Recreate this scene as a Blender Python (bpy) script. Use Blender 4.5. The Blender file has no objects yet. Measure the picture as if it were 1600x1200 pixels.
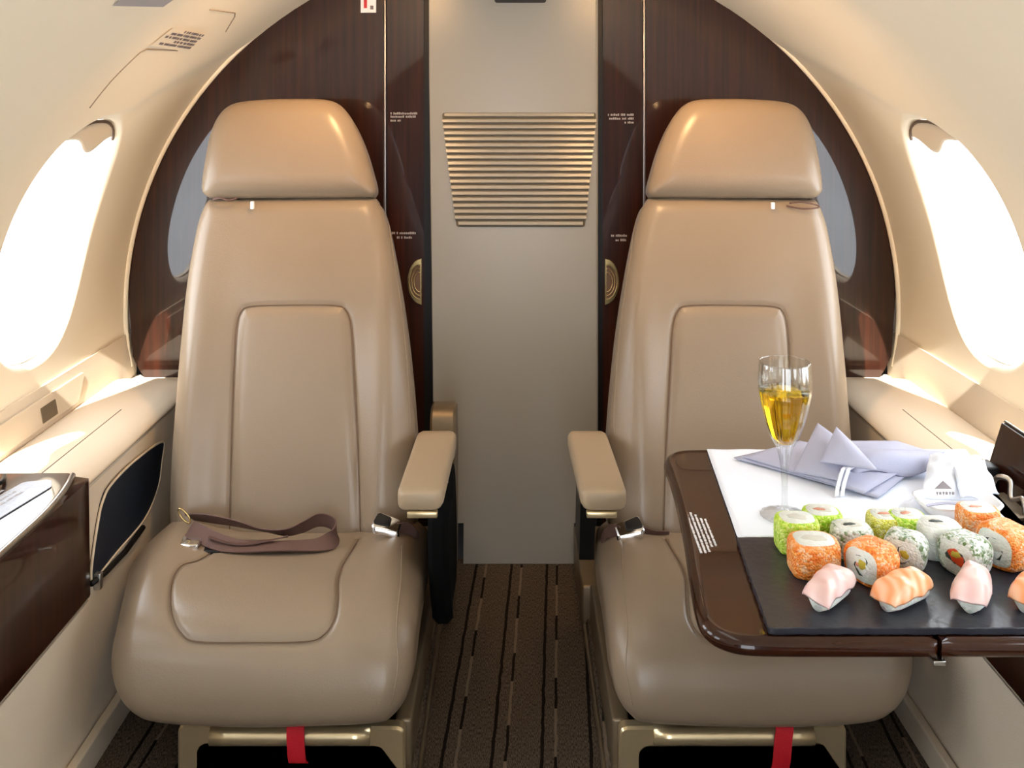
import bpy, math, random
import numpy as np
from mathutils import Vector
S = bpy.context.scene
COL = S.collection
F = 1500.0; EYE = 0.973; HZ = 150.0
RX, RZ, ZC = .805, .763, .53
random.seed(4)

# ------------------------------------------------------------- materials
def new_mat(name):
    m = bpy.data.materials.new(name); m.use_nodes = True
    nt = m.node_tree
    b = nt.nodes['Principled BSDF']
    return m, nt, b
def srgb(r, g, b):
    f = lambda c: (c/255/12.92) if c/255 <= .04045 else ((c/255+.055)/1.055)**2.4
    return (f(r), f(g), f(b), 1)
def mat(name, col, rough=.5, metal=0, coat=0, bump=0, bscale=200, var=0, vscale=8, trans=0, spec=.5, ior=1.45, sheen=0, sss=0):
    m, nt, b = new_mat(name)
    b.inputs['Base Color'].default_value = col
    b.inputs['Roughness'].default_value = rough
    b.inputs['Metallic'].default_value = metal
    b.inputs['Coat Weight'].default_value = coat
    b.inputs['Coat Roughness'].default_value = .03
    b.inputs['Transmission Weight'].default_value = trans
    b.inputs['Specular IOR Level'].default_value = spec
    b.inputs['IOR'].default_value = ior
    b.inputs['Sheen Weight'].default_value = sheen
    if sss:
        b.inputs['Subsurface Weight'].default_value = sss
        b.inputs['Subsurface Scale'].default_value = .008
    tc = nt.nodes.new('ShaderNodeTexCoord')
    if bump:
        n = nt.nodes.new('ShaderNodeTexNoise'); n.inputs['Scale'].default_value = bscale
        n.inputs['Detail'].default_value = 4
        nt.links.new(tc.outputs['Object'], n.inputs['Vector'])
        bp = nt.nodes.new('ShaderNodeBump'); bp.inputs['Strength'].default_value = bump
        bp.inputs['Distance'].default_value = .002
        nt.links.new(n.outputs['Fac'], bp.inputs['Height']); nt.links.new(bp.outputs['Normal'], b.inputs['Normal'])
    if var:
        n = nt.nodes.new('ShaderNodeTexNoise'); n.inputs['Scale'].default_value = vscale
        n.inputs['Detail'].default_value = 3
        nt.links.new(tc.outputs['Object'], n.inputs['Vector'])
        r = nt.nodes.new('ShaderNodeValToRGB')
        r.color_ramp.elements[0].position = .3; r.color_ramp.elements[1].position = .7
        r.color_ramp.elements[0].color = tuple(c*(1-var) for c in col[:3])+(1,)
        r.color_ramp.elements[1].color = tuple(min(1, c*(1+var)) for c in col[:3])+(1,)
        nt.links.new(n.outputs['Fac'], r.inputs['Fac']); nt.links.new(r.outputs['Color'], b.inputs['Base Color'])
    return m
M = {}
M['leather'] = mat('seat_leather', srgb(136,119,100), .3, bump=.12, bscale=420, var=.04, vscale=6)
M['leather_arm'] = mat('ledge_leather', srgb(206,190,168), .42, bump=.1, bscale=420)
M['piping'] = mat('piping_dark', srgb(104,80,60), .6)
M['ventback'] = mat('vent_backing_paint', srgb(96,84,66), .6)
M['lining'] = mat('cabin_lining', srgb(240,228,205), .5, bump=.05, bscale=600, var=.015, vscale=4)
M['sidewall'] = mat('sidewall_trim', srgb(208,194,174), .6, bump=.2, bscale=500)
M['panel'] = mat('center_panel_paint', srgb(146,142,134), .28, bump=.06, bscale=300)
M['groove'] = mat('groove_dark', srgb(96,76,60), .7)
M['seam'] = mat('lining_seam', srgb(150,132,108), .7)
M['chrome'] = mat('chrome', (.75,.74,.73,1), .12, 1)
M['steel'] = mat('brushed_steel', (.55,.54,.52,1), .3, 1)
M['champagne'] = mat('champagne_metal', srgb(220,200,160), .28, .8)
M['rail'] = mat('rail_bronze', srgb(120,105,84), .4, .5)
M['strip'] = mat('dull_edge_metal', (.30,.27,.27,1), .35, 1)
M['brass'] = mat('brass', srgb(190,165,115), .25, 1)
M['black'] = mat('black_cloth', (.003,.003,.003,1), .9, spec=.1)
M['blackplastic'] = mat('black_plastic', (.008,.007,.007,1), .4, spec=.25)
M['navy'] = mat('navy_pocket', srgb(12,22,36), .5, bump=.2, bscale=500)
M['strap'] = mat('brown_webbing', srgb(92,66,58), .6, bump=.5, bscale=900)
M['red'] = mat('red_webbing', srgb(190,8,30), .65, bump=.5, bscale=900)
M['cloth'] = mat('white_cloth', srgb(234,240,252), .8, bump=.3, bscale=900)
M['napkin'] = mat('lilac_napkin', srgb(176,178,200), .75, bump=.3, bscale=900)
M['white'] = mat('white_porcelain', srgb(238,240,245), .2, coat=.4)
M['paper'] = mat('white_print', srgb(232,232,236), .5)
M['print'] = mat('grey_print', srgb(165,160,160), .6)
M['printdark'] = mat('dark_print', srgb(112,104,108), .6)
M['slate'] = mat('slate', srgb(44,45,54), .3, bump=.5, bscale=60, var=.25, vscale=14)
M['rice'] = mat('sushi_rice', srgb(226,228,222), .5, bump=1, bscale=350, var=.05, vscale=120, sss=.2)
M['nori'] = mat('nori', srgb(58,68,64), .5)
M['salmon'] = mat('salmon_filling', srgb(200,72,34), .4)
M['filling_pale'] = mat('crab_filling', srgb(206,204,192), .4)
M['filling_pink'] = mat('pink_filling', srgb(206,140,116), .4)
M['avocado'] = mat('avocado_filling', srgb(188,170,60), .45)
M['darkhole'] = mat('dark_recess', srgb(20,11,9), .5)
M['shade'] = mat('window_shade', srgb(214,198,174), .6)
M['redprint'] = mat('red_print', srgb(190,20,40), .5)
M['tray'] = mat('grey_sheet', srgb(165,170,182), .35, bump=.5, bscale=120)

def speckle(name, cols, scale, bump=1.0, rough=.4):
    m, nt, b = new_mat(name)
    tc = nt.nodes.new('ShaderNodeTexCoord')
    v = nt.nodes.new('ShaderNodeTexVoronoi'); v.inputs['Scale'].default_value = scale
    nt.links.new(tc.outputs['Object'], v.inputs['Vector'])
    n = nt.nodes.new('ShaderNodeTexNoise'); n.inputs['Scale'].default_value = scale*.22; n.inputs['Detail'].default_value = 3
    nt.links.new(tc.outputs['Object'], n.inputs['Vector'])
    mx = nt.nodes.new('ShaderNodeMix'); mx.inputs[0].default_value = .35
    nt.links.new(n.outputs['Fac'], mx.inputs[2]); 
    sp = nt.nodes.new('ShaderNodeSeparateColor'); nt.links.new(v.outputs['Color'], sp.inputs[0])
    nt.links.new(sp.outputs[0], mx.inputs[3])
    r = nt.nodes.new('ShaderNodeValToRGB')
    e = r.color_ramp.elements
    e[0].position = .3; e[0].color = cols[0]; e[1].position = .72; e[1].color = cols[-1]
    for k, c in enumerate(cols[1:-1]):
        q = e.new(.3+.42*(k+1)/(len(cols)-1)); q.color = c
    nt.links.new(mx.outputs[0], r.inputs['Fac']); nt.links.new(r.outputs['Color'], b.inputs['Base Color'])
    bp = nt.nodes.new('ShaderNodeBump'); bp.inputs['Strength'].default_value = bump; bp.inputs['Distance'].default_value = .0015
    bp.invert = True
    nt.links.new(v.outputs['Distance'], bp.inputs['Height']); nt.links.new(bp.outputs['Normal'], b.inputs['Normal'])
    b.inputs['Roughness'].default_value = rough
    b.inputs['Subsurface Weight'].default_value = .15; b.inputs['Subsurface Scale'].default_value = .004
    return m
M['roe_orange'] = speckle('orange_roe', [srgb(236,116,16), srgb(250,160,70), srgb(250,206,170)], 430)
M['roe_green'] = speckle('green_roe', [srgb(150,205,30), srgb(200,226,70), srgb(228,242,150)], 430)
M['roe_yellow'] = speckle('yellow_roe', [srgb(200,190,30), srgb(226,224,90), srgb(240,240,180)], 520)
M['rice_herb'] = speckle('rice_with_herbs', [srgb(90,120,60), srgb(206,212,204), srgb(232,234,232)], 330)

def banded(name, c0, c1, scale, rough=.35, dist=3.0):
    m, nt, b = new_mat(name)
    tc = nt.nodes.new('ShaderNodeTexCoord')
    w = nt.nodes.new('ShaderNodeTexWave'); w.inputs['Scale'].default_value = scale
    w.inputs['Distortion'].default_value = dist; w.inputs['Detail'].default_value = 2
    nt.links.new(tc.outputs['Object'], w.inputs['Vector'])
    r = nt.nodes.new('ShaderNodeValToRGB'); r.color_ramp.elements[0].color = c0; r.color_ramp.elements[1].color = c1
    nt.links.new(w.outputs['Fac'], r.inputs['Fac']); nt.links.new(r.outputs['Color'], b.inputs['Base Color'])
    b.inputs['Roughness'].default_value = rough
    b.inputs['Subsurface Weight'].default_value = .2; b.inputs['Subsurface Scale'].default_value = .004
    return m
M['fish_orange'] = banded('salmon_fish', srgb(243,158,104), srgb(250,196,160), 26, .3, 7)
M['fish_pink'] = banded('pink_fish', srgb(224,186,180), srgb(236,206,202), 20, .3, 7)

def wood(name, c0, c1, coat=1.0, rough=.35, scl=(60, 60, 2.2)):
    m, nt, b = new_mat(name)
    tc = nt.nodes.new('ShaderNodeTexCoord')
    mp = nt.nodes.new('ShaderNodeMapping'); mp.inputs['Scale'].default_value = scl
    nt.links.new(tc.outputs['Object'], mp.inputs['Vector'])
    n = nt.nodes.new('ShaderNodeTexNoise'); n.inputs['Scale'].default_value = 1.6; n.inputs['Detail'].default_value = 6
    n.inputs['Roughness'].default_value = .6
    nt.links.new(mp.outputs['Vector'], n.inputs['Vector'])
    r = nt.nodes.new('ShaderNodeValToRGB')
    r.color_ramp.elements[0].position = .3; r.color_ramp.elements[1].position = .75
    r.color_ramp.elements[0].color = c0; r.color_ramp.elements[1].color = c1
    nt.links.new(n.outputs['Fac'], r.inputs['Fac']); nt.links.new(r.outputs['Color'], b.inputs['Base Color'])
    b.inputs['Roughness'].default_value = rough
    b.inputs['Coat Weight'].default_value = coat; b.inputs['Coat Roughness'].default_value = .025
    b.inputs['Coat IOR'].default_value = 1.45; b.inputs['Specular IOR Level'].default_value = .15
    return m
M['wood'] = wood('dark_lacquered_wood', srgb(24,9,5), srgb(56,24,13))
M['tablewood'] = wood('table_lacquered_wood', srgb(32,12,5), srgb(54,23,9), .7, .25, (2.2, 50, 12))

def glass_thin(name):
    m = bpy.data.materials.new(name); m.use_nodes = True; nt = m.node_tree; nt.nodes.clear()
    o = nt.nodes.new('ShaderNodeOutputMaterial'); t = nt.nodes.new('ShaderNodeBsdfTransparent')
    g = nt.nodes.new('ShaderNodeBsdfGlossy'); g.inputs['Roughness'].default_value = .02
    mx = nt.nodes.new('ShaderNodeMixShader'); mx.inputs[0].default_value = .03
    nt.links.new(t.outputs[0], mx.inputs[1]); nt.links.new(g.outputs[0], mx.inputs[2])
    nt.links.new(mx.outputs[0], o.inputs[0])
    return m
M['pane'] = glass_thin('window_pane')
def clear_glass(name):
    m = bpy.data.materials.new(name); m.use_nodes = True; nt = m.node_tree; nt.nodes.clear()
    o = nt.nodes.new('ShaderNodeOutputMaterial'); t = nt.nodes.new('ShaderNodeBsdfTransparent'); t.inputs[0].default_value = (.96,.97,.97,1)
    g = nt.nodes.new('ShaderNodeBsdfGlossy'); g.inputs['Roughness'].default_value = .01
    lw = nt.nodes.new('ShaderNodeLayerWeight'); lw.inputs['Blend'].default_value = .5
    p = nt.nodes.new('ShaderNodeMath'); p.operation = 'POWER'; p.inputs[1].default_value = 2.6; nt.links.new(lw.outputs['Facing'], p.inputs[0])
    q = nt.nodes.new('ShaderNodeMath'); q.operation = 'MULTIPLY_ADD'; q.inputs[1].default_value = .75; q.inputs[2].default_value = .06; nt.links.new(p.outputs[0], q.inputs[0])
    mx = nt.nodes.new('ShaderNodeMixShader')
    nt.links.new(q.outputs[0], mx.inputs[0]); nt.links.new(t.outputs[0], mx.inputs[1]); nt.links.new(g.outputs[0], mx.inputs[2]); nt.links.new(mx.outputs[0], o.inputs[0])
    return m
M['glass'] = clear_glass('clear_glass')
M['wine'] = mat('golden_wine', srgb(250,205,40), 0, trans=1, ior=1.34)

def carpet():
    m, nt, b = new_mat('striped_carpet')
    L = nt.links; N = nt.nodes
    tc = N.new('ShaderNodeTexCoord'); sp = N.new('ShaderNodeSeparateXYZ'); L.new(tc.outputs['Object'], sp.inputs[0])
    def mth(op, a, bb=None, c=None):
        n = N.new('ShaderNodeMath'); n.operation = op
        for i, v in enumerate((a, bb, c)):
            if v is None: continue
            if isinstance(v, (int, float)): n.inputs[i].default_value = v
            else: L.new(v, n.inputs[i])
        return n.outputs[0]
    wob = N.new('ShaderNodeTexNoise'); wob.inputs['Scale'].default_value = 30; L.new(tc.outputs['Object'], wob.inputs['Vector'])
    x = mth('SUBTRACT', sp.outputs[0], mth('MULTIPLY', mth('SUBTRACT', sp.outputs[1], 2.0), .05))
    x = mth('ADD', x, mth('MULTIPLY', mth('SUBTRACT', wob.outputs['Fac'], .5), .004))
    P = .073
    u = mth('FRACT', mth('ADD', mth('DIVIDE', x, P), 10.5))       # dark line where u = .5
    cell = mth('FLOOR', mth('ADD', mth('DIVIDE', x, P), 10.5))
    dark = mth('LESS_THAN', mth('ABSOLUTE', mth('SUBTRACT', u, .5)), .035)
    yy = mth('ADD', mth('MULTIPLY', sp.outputs[1], 5.2), mth('MULTIPLY', cell, .37))
    ph = mth('FRACT', yy)
    line2 = mth('LESS_THAN', mth('ABSOLUTE', mth('SUBTRACT', u, .78)), .03)
    dk2 = mth('MULTIPLY', line2, mth('LESS_THAN', ph, .42))
    lt2 = mth('MULTIPLY', line2, mth('GREATER_THAN', ph, .42))
    mp = N.new('ShaderNodeMapping'); mp.inputs['Scale'].default_value = (900, 160, 200); L.new(tc.outputs['Object'], mp.inputs['Vector'])
    n = N.new('ShaderNodeTexNoise'); n.inputs['Scale'].default_value = 1; n.inputs['Detail'].default_value = 3; L.new(mp.outputs[0], n.inputs['Vector'])
    r = N.new('ShaderNodeValToRGB'); r.color_ramp.elements[0].position = .35; r.color_ramp.elements[1].position = .65
    r.color_ramp.elements[0].color = srgb(48,40,34); r.color_ramp.elements[1].color = srgb(110,97,84)
    L.new(n.outputs['Fac'], r.inputs['Fac'])
    m1 = N.new('ShaderNodeMix'); m1.data_type = 'RGBA'; m1.inputs[7].default_value = srgb(28,20,15)
    L.new(mth('MAXIMUM', dark, dk2), m1.inputs[0]); L.new(r.outputs[0], m1.inputs[6])
    m2 = N.new('ShaderNodeMix'); m2.data_type = 'RGBA'; m2.inputs[7].default_value = srgb(120,104,88)
    L.new(lt2, m2.inputs[0]); L.new(m1.outputs[2], m2.inputs[6])
    L.new(m2.outputs[2], b.inputs['Base Color']); b.inputs['Roughness'].default_value = .95
    b.inputs['Specular IOR Level'].default_value = .1
    bp = N.new('ShaderNodeBump'); bp.inputs['Strength'].default_value = .8; bp.inputs['Distance'].default_value = .003
    L.new(n.outputs['Fac'], bp.inputs['Height']); L.new(bp.outputs[0], b.inputs['Normal'])
    return m
M['carpet'] = carpet()

# ------------------------------------------------------------- mesh helpers
def link(name, V, Fc, m, root=None, smooth=True):
    """one mesh object, vertices in world coordinates; parented under root (whose origin chain offset is removed)"""
    off = Vector((0,0,0)); r = root
    while r is not None: off += r.location; r = r.parent
    me = bpy.data.meshes.new(name)
    V = np.asarray(V, dtype=float).reshape(-1, 3) - np.array(off)
    me.from_pydata(V.tolist(), [], [tuple(int(i) for i in q) for q in Fc])
    me.validate()
    import bmesh
    bm = bmesh.new(); bm.from_mesh(me); bmesh.ops.recalc_face_normals(bm, faces=bm.faces); bm.to_mesh(me); bm.free()
    for p in me.polygons: p.use_smooth = smooth
    if m is not None: me.materials.append(m)
    o = bpy.data.objects.new(name, me); COL.objects.link(o)
    if root is not None: o.parent = root
    return o
def sharp(o, ang=35):
    me = o.data
    import bmesh
    bm = bmesh.new(); bm.from_mesh(me)
    for e in bm.edges:
        if len(e.link_faces) == 2 and e.calc_face_angle(0) > math.radians(ang): e.smooth = False
    bm.to_mesh(me); bm.free()
    return o
def thing(name, loc, label, cat, group=None):
    o = bpy.data.objects.new(name, None); COL.objects.link(o); o.empty_display_size = .05
    o.location = loc; o['label'] = label; o['category'] = cat
    if group: o['group'] = group
    return o
def tag(o, label, cat, group=None):
    o['label'] = label; o['category'] = cat
    if group: o['group'] = group
    return o
def struct(o):
    o['kind'] = 'structure'; return o
def recenter(o):
    """move a top-level mesh's origin to its base"""
    me = o.data; n = len(me.vertices); a = np.empty(n*3); me.vertices.foreach_get('co', a); a = a.reshape(-1,3)
    c = np.array([(a[:,0].min()+a[:,0].max())/2, (a[:,1].min()+a[:,1].max())/2, a[:,2].min()])
    me.vertices.foreach_set('co', (a-c).ravel()); o.location = Vector(c) ; me.update()
    return o
def box(name, x0, x1, y0, y1, z0, z1, m, root=None, bev=0, seg=3):
    import bmesh
    bm = bmesh.new(); bmesh.ops.create_cube(bm, size=1)
    for v in bm.verts:
        v.co = Vector(((x0+x1)/2+v.co.x*abs(x1-x0), (y0+y1)/2+v.co.y*abs(y1-y0), (z0+z1)/2+v.co.z*abs(z1-z0)))
    if bev: bmesh.ops.bevel(bm, geom=bm.edges[:], offset=bev, segments=seg, profile=.5, affect='EDGES')
    V = [tuple(v.co) for v in bm.verts]; bm.verts.ensure_lookup_table()
    Fc = [[v.index for v in f.verts] for f in bm.faces]; bm.verts.index_update()
    V = [tuple(v.co) for v in bm.verts]; Fc = [[v.index for v in f.verts] for f in bm.faces]
    bm.free()
    return sharp(link(name, V, Fc, m, root), 50)
def catmull(P, n=8, closed=False):
    P = [np.array(p, float) for p in P]; out = []
    N = len(P); R = range(N if closed else N-1)
    for i in R:
        if closed: a, b, c, d = P[(i-1)%N], P[i], P[(i+1)%N], P[(i+2)%N]
        else: a, b, c, d = P[max(i-1,0)], P[i], P[i+1], P[min(i+2,N-1)]
        for k in range(n):
            t = k/n
            out.append(.5*((2*b)+(-a+c)*t+(2*a-5*b+4*c-d)*t*t+(-a+3*b-3*c+d)*t**3))
    if not closed: out.append(P[-1])
    return np.array(out)
def resample(P, n, closed=True):
    P = np.asarray(P, float)
    if closed: P = np.vstack([P, P[:1]])
    d = np.r_[0, np.cumsum(np.linalg.norm(np.diff(P, axis=0), axis=1))]
    t = np.linspace(0, d[-1], n+1)[:-1] if closed else np.linspace(0, d[-1], n)
    return np.stack([np.interp(t, d, P[:,k]) for k in range(P.shape[1])], 1)
def rounded(P, r, n=8):
    """closed polygon (2D) with rounded corners; r scalar or per-corner"""
    P = [np.array(p, float) for p in P]; N = len(P); out = []
    for i in range(N):
        a, b, c = P[i-1], P[i], P[(i+1)%N]; rr = r[i] if hasattr(r, '__len__') else r
        if rr <= 0: out.append(b); continue
        u = (a-b)/np.linalg.norm(a-b); v = (c-b)/np.linalg.norm(c-b)
        ang = math.acos(max(-1, min(1, u@v))); d = min(rr/math.tan(ang/2), .49*np.linalg.norm(a-b), .49*np.linalg.norm(c-b))
        p, q = b+u*d, b+v*d
        for k in range(n+1):
            t = k/n; out.append((1-t)**2*p+2*t*(1-t)*(b*.93+.07*(p+q)/2)+t*t*q)
    return np.array(out)
def tube(name, P, r, m, root=None, n=8, closed=False, flat=1.0):
    P = np.asarray(P, float); N = len(P)
    T = np.roll(P, -1, 0)-np.roll(P, 1, 0) if closed else np.gradient(P, axis=0)
    T /= np.linalg.norm(T, axis=1)[:,None]+1e-12
    up = np.array([0,0,1.]) if abs(T[0][2]) < .9 else np.array([1.,0,0])
    V = []; nrm = np.cross(T[0], up); nrm /= np.linalg.norm(nrm)
    for i in range(N):
        nrm = nrm-(nrm@T[i])*T[i]; nrm /= np.linalg.norm(nrm); b = np.cross(T[i], nrm)
        ri = r[i] if hasattr(r, '__len__') else r
        for k in range(n):
            a = 2*math.pi*k/n; V.append(P[i]+ri*(math.cos(a)*nrm+flat*math.sin(a)*b))
    Fc = []
    for i in range(N if closed else N-1):
        for k in range(n):
            j = (i+1)%N
            Fc.append((i*n+k, i*n+(k+1)%n, j*n+(k+1)%n, j*n+k))
    if not closed: Fc += [tuple(range(n))[::-1], tuple((N-1)*n+k for k in range(n))]
    return link(name, V, Fc, m, root)
def ribbon(name, P, W, th, m, root=None):
    """strip along points P with width vectors W (full width) and thickness th"""
    P = np.asarray(P, float); W = np.asarray(W, float)
    if W.ndim == 1: W = np.tile(W, (len(P),1))
    T = np.gradient(P, axis=0); Nn = np.cross(T, W); Nn /= np.linalg.norm(Nn, axis=1)[:,None]+1e-12
    V = []; 
    for p, w, nn in zip(P, W, Nn):
        V += [p-w/2-nn*th/2, p+w/2-nn*th/2, p+w/2+nn*th/2, p-w/2+nn*th/2]
    Fc = []
    for i in range(len(P)-1):
        for k in range(4): Fc.append((4*i+k, 4*i+(k+1)%4, 4*i+4+(k+1)%4, 4*i+4+k))
    Fc += [(3,2,1,0), tuple(4*(len(P)-1)+k for k in range(4))]
    return sharp(link(name, V, Fc, m, root), 50)
def lathe(name, prof, c, m, root=None, n=48, flute=0, fl_amp=0):
    V = []; Fc = []
    for r, z in prof:
        for k in range(n):
            a = 2*math.pi*k/n; rr = r*(1+(fl_amp*math.cos(flute*a) if flute else 0))
            V.append((c[0]+rr*math.cos(a), c[1]+rr*math.sin(a), c[2]+z))
    N = len(prof)
    for i in range(N-1):
        for k in range(n): Fc.append((i*n+k, i*n+(k+1)%n, (i+1)*n+(k+1)%n, (i+1)*n+k))
    if prof[0][0] > 1e-5: Fc.append(tuple(range(n)))
    if prof[-1][0] > 1e-5: Fc.append(tuple((N-1)*n+k for k in range(n)))
    return link(name, V, Fc, m, root)
def prism(name, poly, mapf, t0, t1, m, root=None, bev=0):
    """closed 2D polygon extruded between t0 and t1; mapf(a,b,t)->xyz, with a small edge chamfer"""
    poly = np.asarray(poly); N = len(poly); c = poly.mean(0)
    lev = [(t0, 0), (t1, 0)] if not bev else [(t0, bev), (t0+(bev if t1>t0 else -bev), 0), (t1-(bev if t1>t0 else -bev), 0), (t1, bev)]
    nxt = np.roll(poly, -1, 0); prv = np.roll(poly, 1, 0); tg = nxt-prv; tg /= np.linalg.norm(tg, axis=1)[:,None]+1e-12
    nin = np.stack([-tg[:,1], tg[:,0]], 1)
    area = .5*np.sum(poly[:,0]*nxt[:,1]-nxt[:,0]*poly[:,1])
    if area < 0: nin = -nin
    V = []
    for t, b in lev:
        for p, q in zip(poly, nin):
            w = p+q*b; V.append(mapf(w[0], w[1], t))
    Fc = []
    L = len(lev)
    for i in range(L-1):
        for k in range(N): Fc.append((i*N+k, i*N+(k+1)%N, (i+1)*N+(k+1)%N, (i+1)*N+k))
    Fc += [tuple(range(N)), tuple((L-1)*N+k for k in range(N))]
    return sharp(link(name, V, Fc, m, root), 30)

def dist_poly(Q, P, closed=True):
    """distance of points Q to polyline P (2D)"""
    A = P; B = np.roll(P, -1, 0)
    if not closed: A, B = P[:-1], P[1:]
    best = np.full(len(Q), 1e9)
    for a, b in zip(A, B):
        ab = b-a; L = ab@ab+1e-15
        t = np.clip(((Q-a)@ab)/L, 0, 1)
        d = np.linalg.norm(Q-(a+t[:,None]*ab), axis=1)
        best = np.minimum(best, d)
    return best
def soft_dist(Q, P):
    """edge distance with rounded instead of mitred ridges"""
    e = dist_poly(Q, P); B = resample(P, 1200); per = np.linalg.norm(np.roll(B, -1, 0)-B, axis=1).sum(); w = per/len(B)
    s_ = np.empty(len(Q))
    for i in range(0, len(Q), 4000):
        q = Q[i:i+4000]; d2 = ((q[:,None,:]-B[None])**2).sum(2)+1e-9; s_[i:i+4000] = (d2**-3).sum(1)*w
    sd_ = (s_/1.178)**(-.2); t = np.clip((e-.003)/.006, 0, 1)
    return e*(1-t)+np.minimum(sd_, e)*t
def inside(Q, P):
    r = np.zeros(len(Q), bool); N = len(P)
    for i in range(N):
        a, b = P[i], P[(i+1)%N]
        if a[1] == b[1]: continue
        c = ((a[1] > Q[:,1]) != (b[1] > Q[:,1])) & (Q[:,0] < (b[0]-a[0])*(Q[:,1]-a[1])/(b[1]-a[1])+a[0])
        r ^= c
    return r
class Path:
    """profile curve in the YZ plane; front side is towards -Y / up"""
    def __init__(s, pts, flip=1):
        P = catmull(pts, 30); s.P = P
        s.d = np.r_[0, np.cumsum(np.linalg.norm(np.diff(P, axis=0), axis=1))]; s.L = s.d[-1]
        T = np.gradient(P, axis=0); T /= np.linalg.norm(T, axis=1)[:,None]
        s.N = np.stack([-T[:,1], T[:,0]], 1)*flip
    def at(s, t):
        t = np.asarray(t, float)
        y = np.interp(t, s.d, s.P[:,0]); z = np.interp(t, s.d, s.P[:,1])
        # extrapolate linearly beyond the ends
        n = np.stack([np.interp(t, s.d, s.N[:,0]), np.interp(t, s.d, s.N[:,1])], -1)
        lo = t < 0; hi = t > s.L
        T0 = (s.P[1]-s.P[0])/np.linalg.norm(s.P[1]-s.P[0]); T1 = (s.P[-1]-s.P[-2])/np.linalg.norm(s.P[-1]-s.P[-2])
        y = y+np.where(lo, t*T0[0], 0)+np.where(hi, (t-s.L)*T1[0], 0)
        z = z+np.where(lo, t*T0[1], 0)+np.where(hi, (t-s.L)*T1[1], 0)
        return y, z, n
    def px(s, x, y, h=0):
        """photo pixel -> (a, t) on the surface raised by h"""
        tt = np.linspace(-.06, s.L+.06, 900); Y, Z, n = s.at(tt); Y = Y+n[:,0]*h; Z = Z+n[:,1]*h
        py = HZ+(EYE-Z)/Y*F
        k = np.argmin(abs(py-y)); return np.array([(x-800)/F*Y[k], tt[k]])
def cushion(name, path, out, r, h0, D, m, root, mir=1, seams=(), inset=None, extra=None, rings=70, n=360, crown=.01, crw=.12):
    """upholstered pad: outline `out` in (a, t) on the path, front bulging by h0 with edge radius r, depth D behind"""
    O = resample(out, n); c = O.mean(0)
    ks = np.concatenate([np.linspace(0, .12, 14)**1.0, np.linspace(.12, 1, rings)[1:]])
    ks[:14] = .12*(1-np.cos(np.linspace(0, math.pi/2, 14)))
    Q = np.concatenate([O+(c-O)*k for k in ks[:-1]]+[c[None,:]])
    d = soft_dist(Q, O)
    q = np.minimum(d/r, 1)
    h = h0*np.sqrt(np.maximum(0, 1-(1-q)**2))+crown*(1-np.exp(-(d/crw)**2))
    if inset is not None:
        di = dist_poly(Q, inset[0]); ins = inside(Q, inset[0])
        h += np.where(ins, inset[1]*(1-np.exp(-(di/.012)**2)), 0)
    for sm, closed in seams:
        ds = dist_poly(Q, sm, closed); h -= .0032*np.exp(-(ds/.0032)**2)+.0016*np.exp(-(ds/.012)**2)
    if extra is not None: h += extra(Q, d)
    Y, Z, nn = path.at(Q[:,1])
    V = np.stack([Q[:,0]*mir, Y+nn[:,0]*h, Z+nn[:,1]*h], 1)
    K = len(ks)-1; Fc = []
    for i in range(K-1):
        for k in range(n): Fc.append((i*n+k, i*n+(k+1)%n, (i+1)*n+(k+1)%n, (i+1)*n+k))
    ci = K*n
    for k in range(n): Fc.append(((K-1)*n+k, (K-1)*n+(k+1)%n, ci))
    # side wall and back
    B = []
    rb = min(r, D*.6)
    for j in range(1, 9):
        a = j/8*math.pi/2
        B.append((rb*(1-math.cos(a)), -(D-rb)-rb*math.sin(a)))
    B.insert(0, (0, -(D-rb)))
    base = len(V); VV = [V]
    for ins_, hh in B:
        q2 = O+(c-O)/np.linalg.norm(c-O, axis=1)[:,None]*ins_
        Y, Z, nn = path.at(q2[:,1]); VV.append(np.stack([q2[:,0]*mir, Y+nn[:,0]*hh, Z+nn[:,1]*hh], 1))
    V = np.vstack(VV); prev = 0
    for j in range(len(B)):
        st = base+j*n
        for k in range(n): Fc.append((prev+k, prev+(k+1)%n, st+(k+1)%n, st+k))
        prev = st
    Fc.append(tuple(prev+k for k in range(n)))
    ob = link(name, V, Fc, m, root)
    # surface sampler for seams
    def surf(P, lift=0):
        P = np.asarray(P); dd = soft_dist(P, O); ok = inside(P, O); dd = np.where(ok, dd, 0)
        qq = np.minimum(dd/r, 1); hh = h0*np.sqrt(np.maximum(0, 1-(1-qq)**2))+crown*(1-np.exp(-(dd/crw)**2))
        if extra is not None: hh = hh+extra(P, dd)
        Y, Z, nn = path.at(P[:,1]); hh = hh+lift
        return np.stack([P[:,0]*mir, Y+nn[:,0]*hh, Z+nn[:,1]*hh], 1)
    return ob, surf

# ------------------------------------------------------------- camera
cd = bpy.data.cameras.new('camera'); cam = bpy.data.objects.new('camera', cd); COL.objects.link(cam)
cam.location = (0, 0, EYE); cam.rotation_euler = (math.pi/2, 0, 0)
cd.sensor_fit = 'HORIZONTAL'; cd.sensor_width = 36; cd.lens = F*36/1600; cd.shift_y = (HZ-600)/1600; cd.clip_start = .02
S.camera = cam

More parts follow.
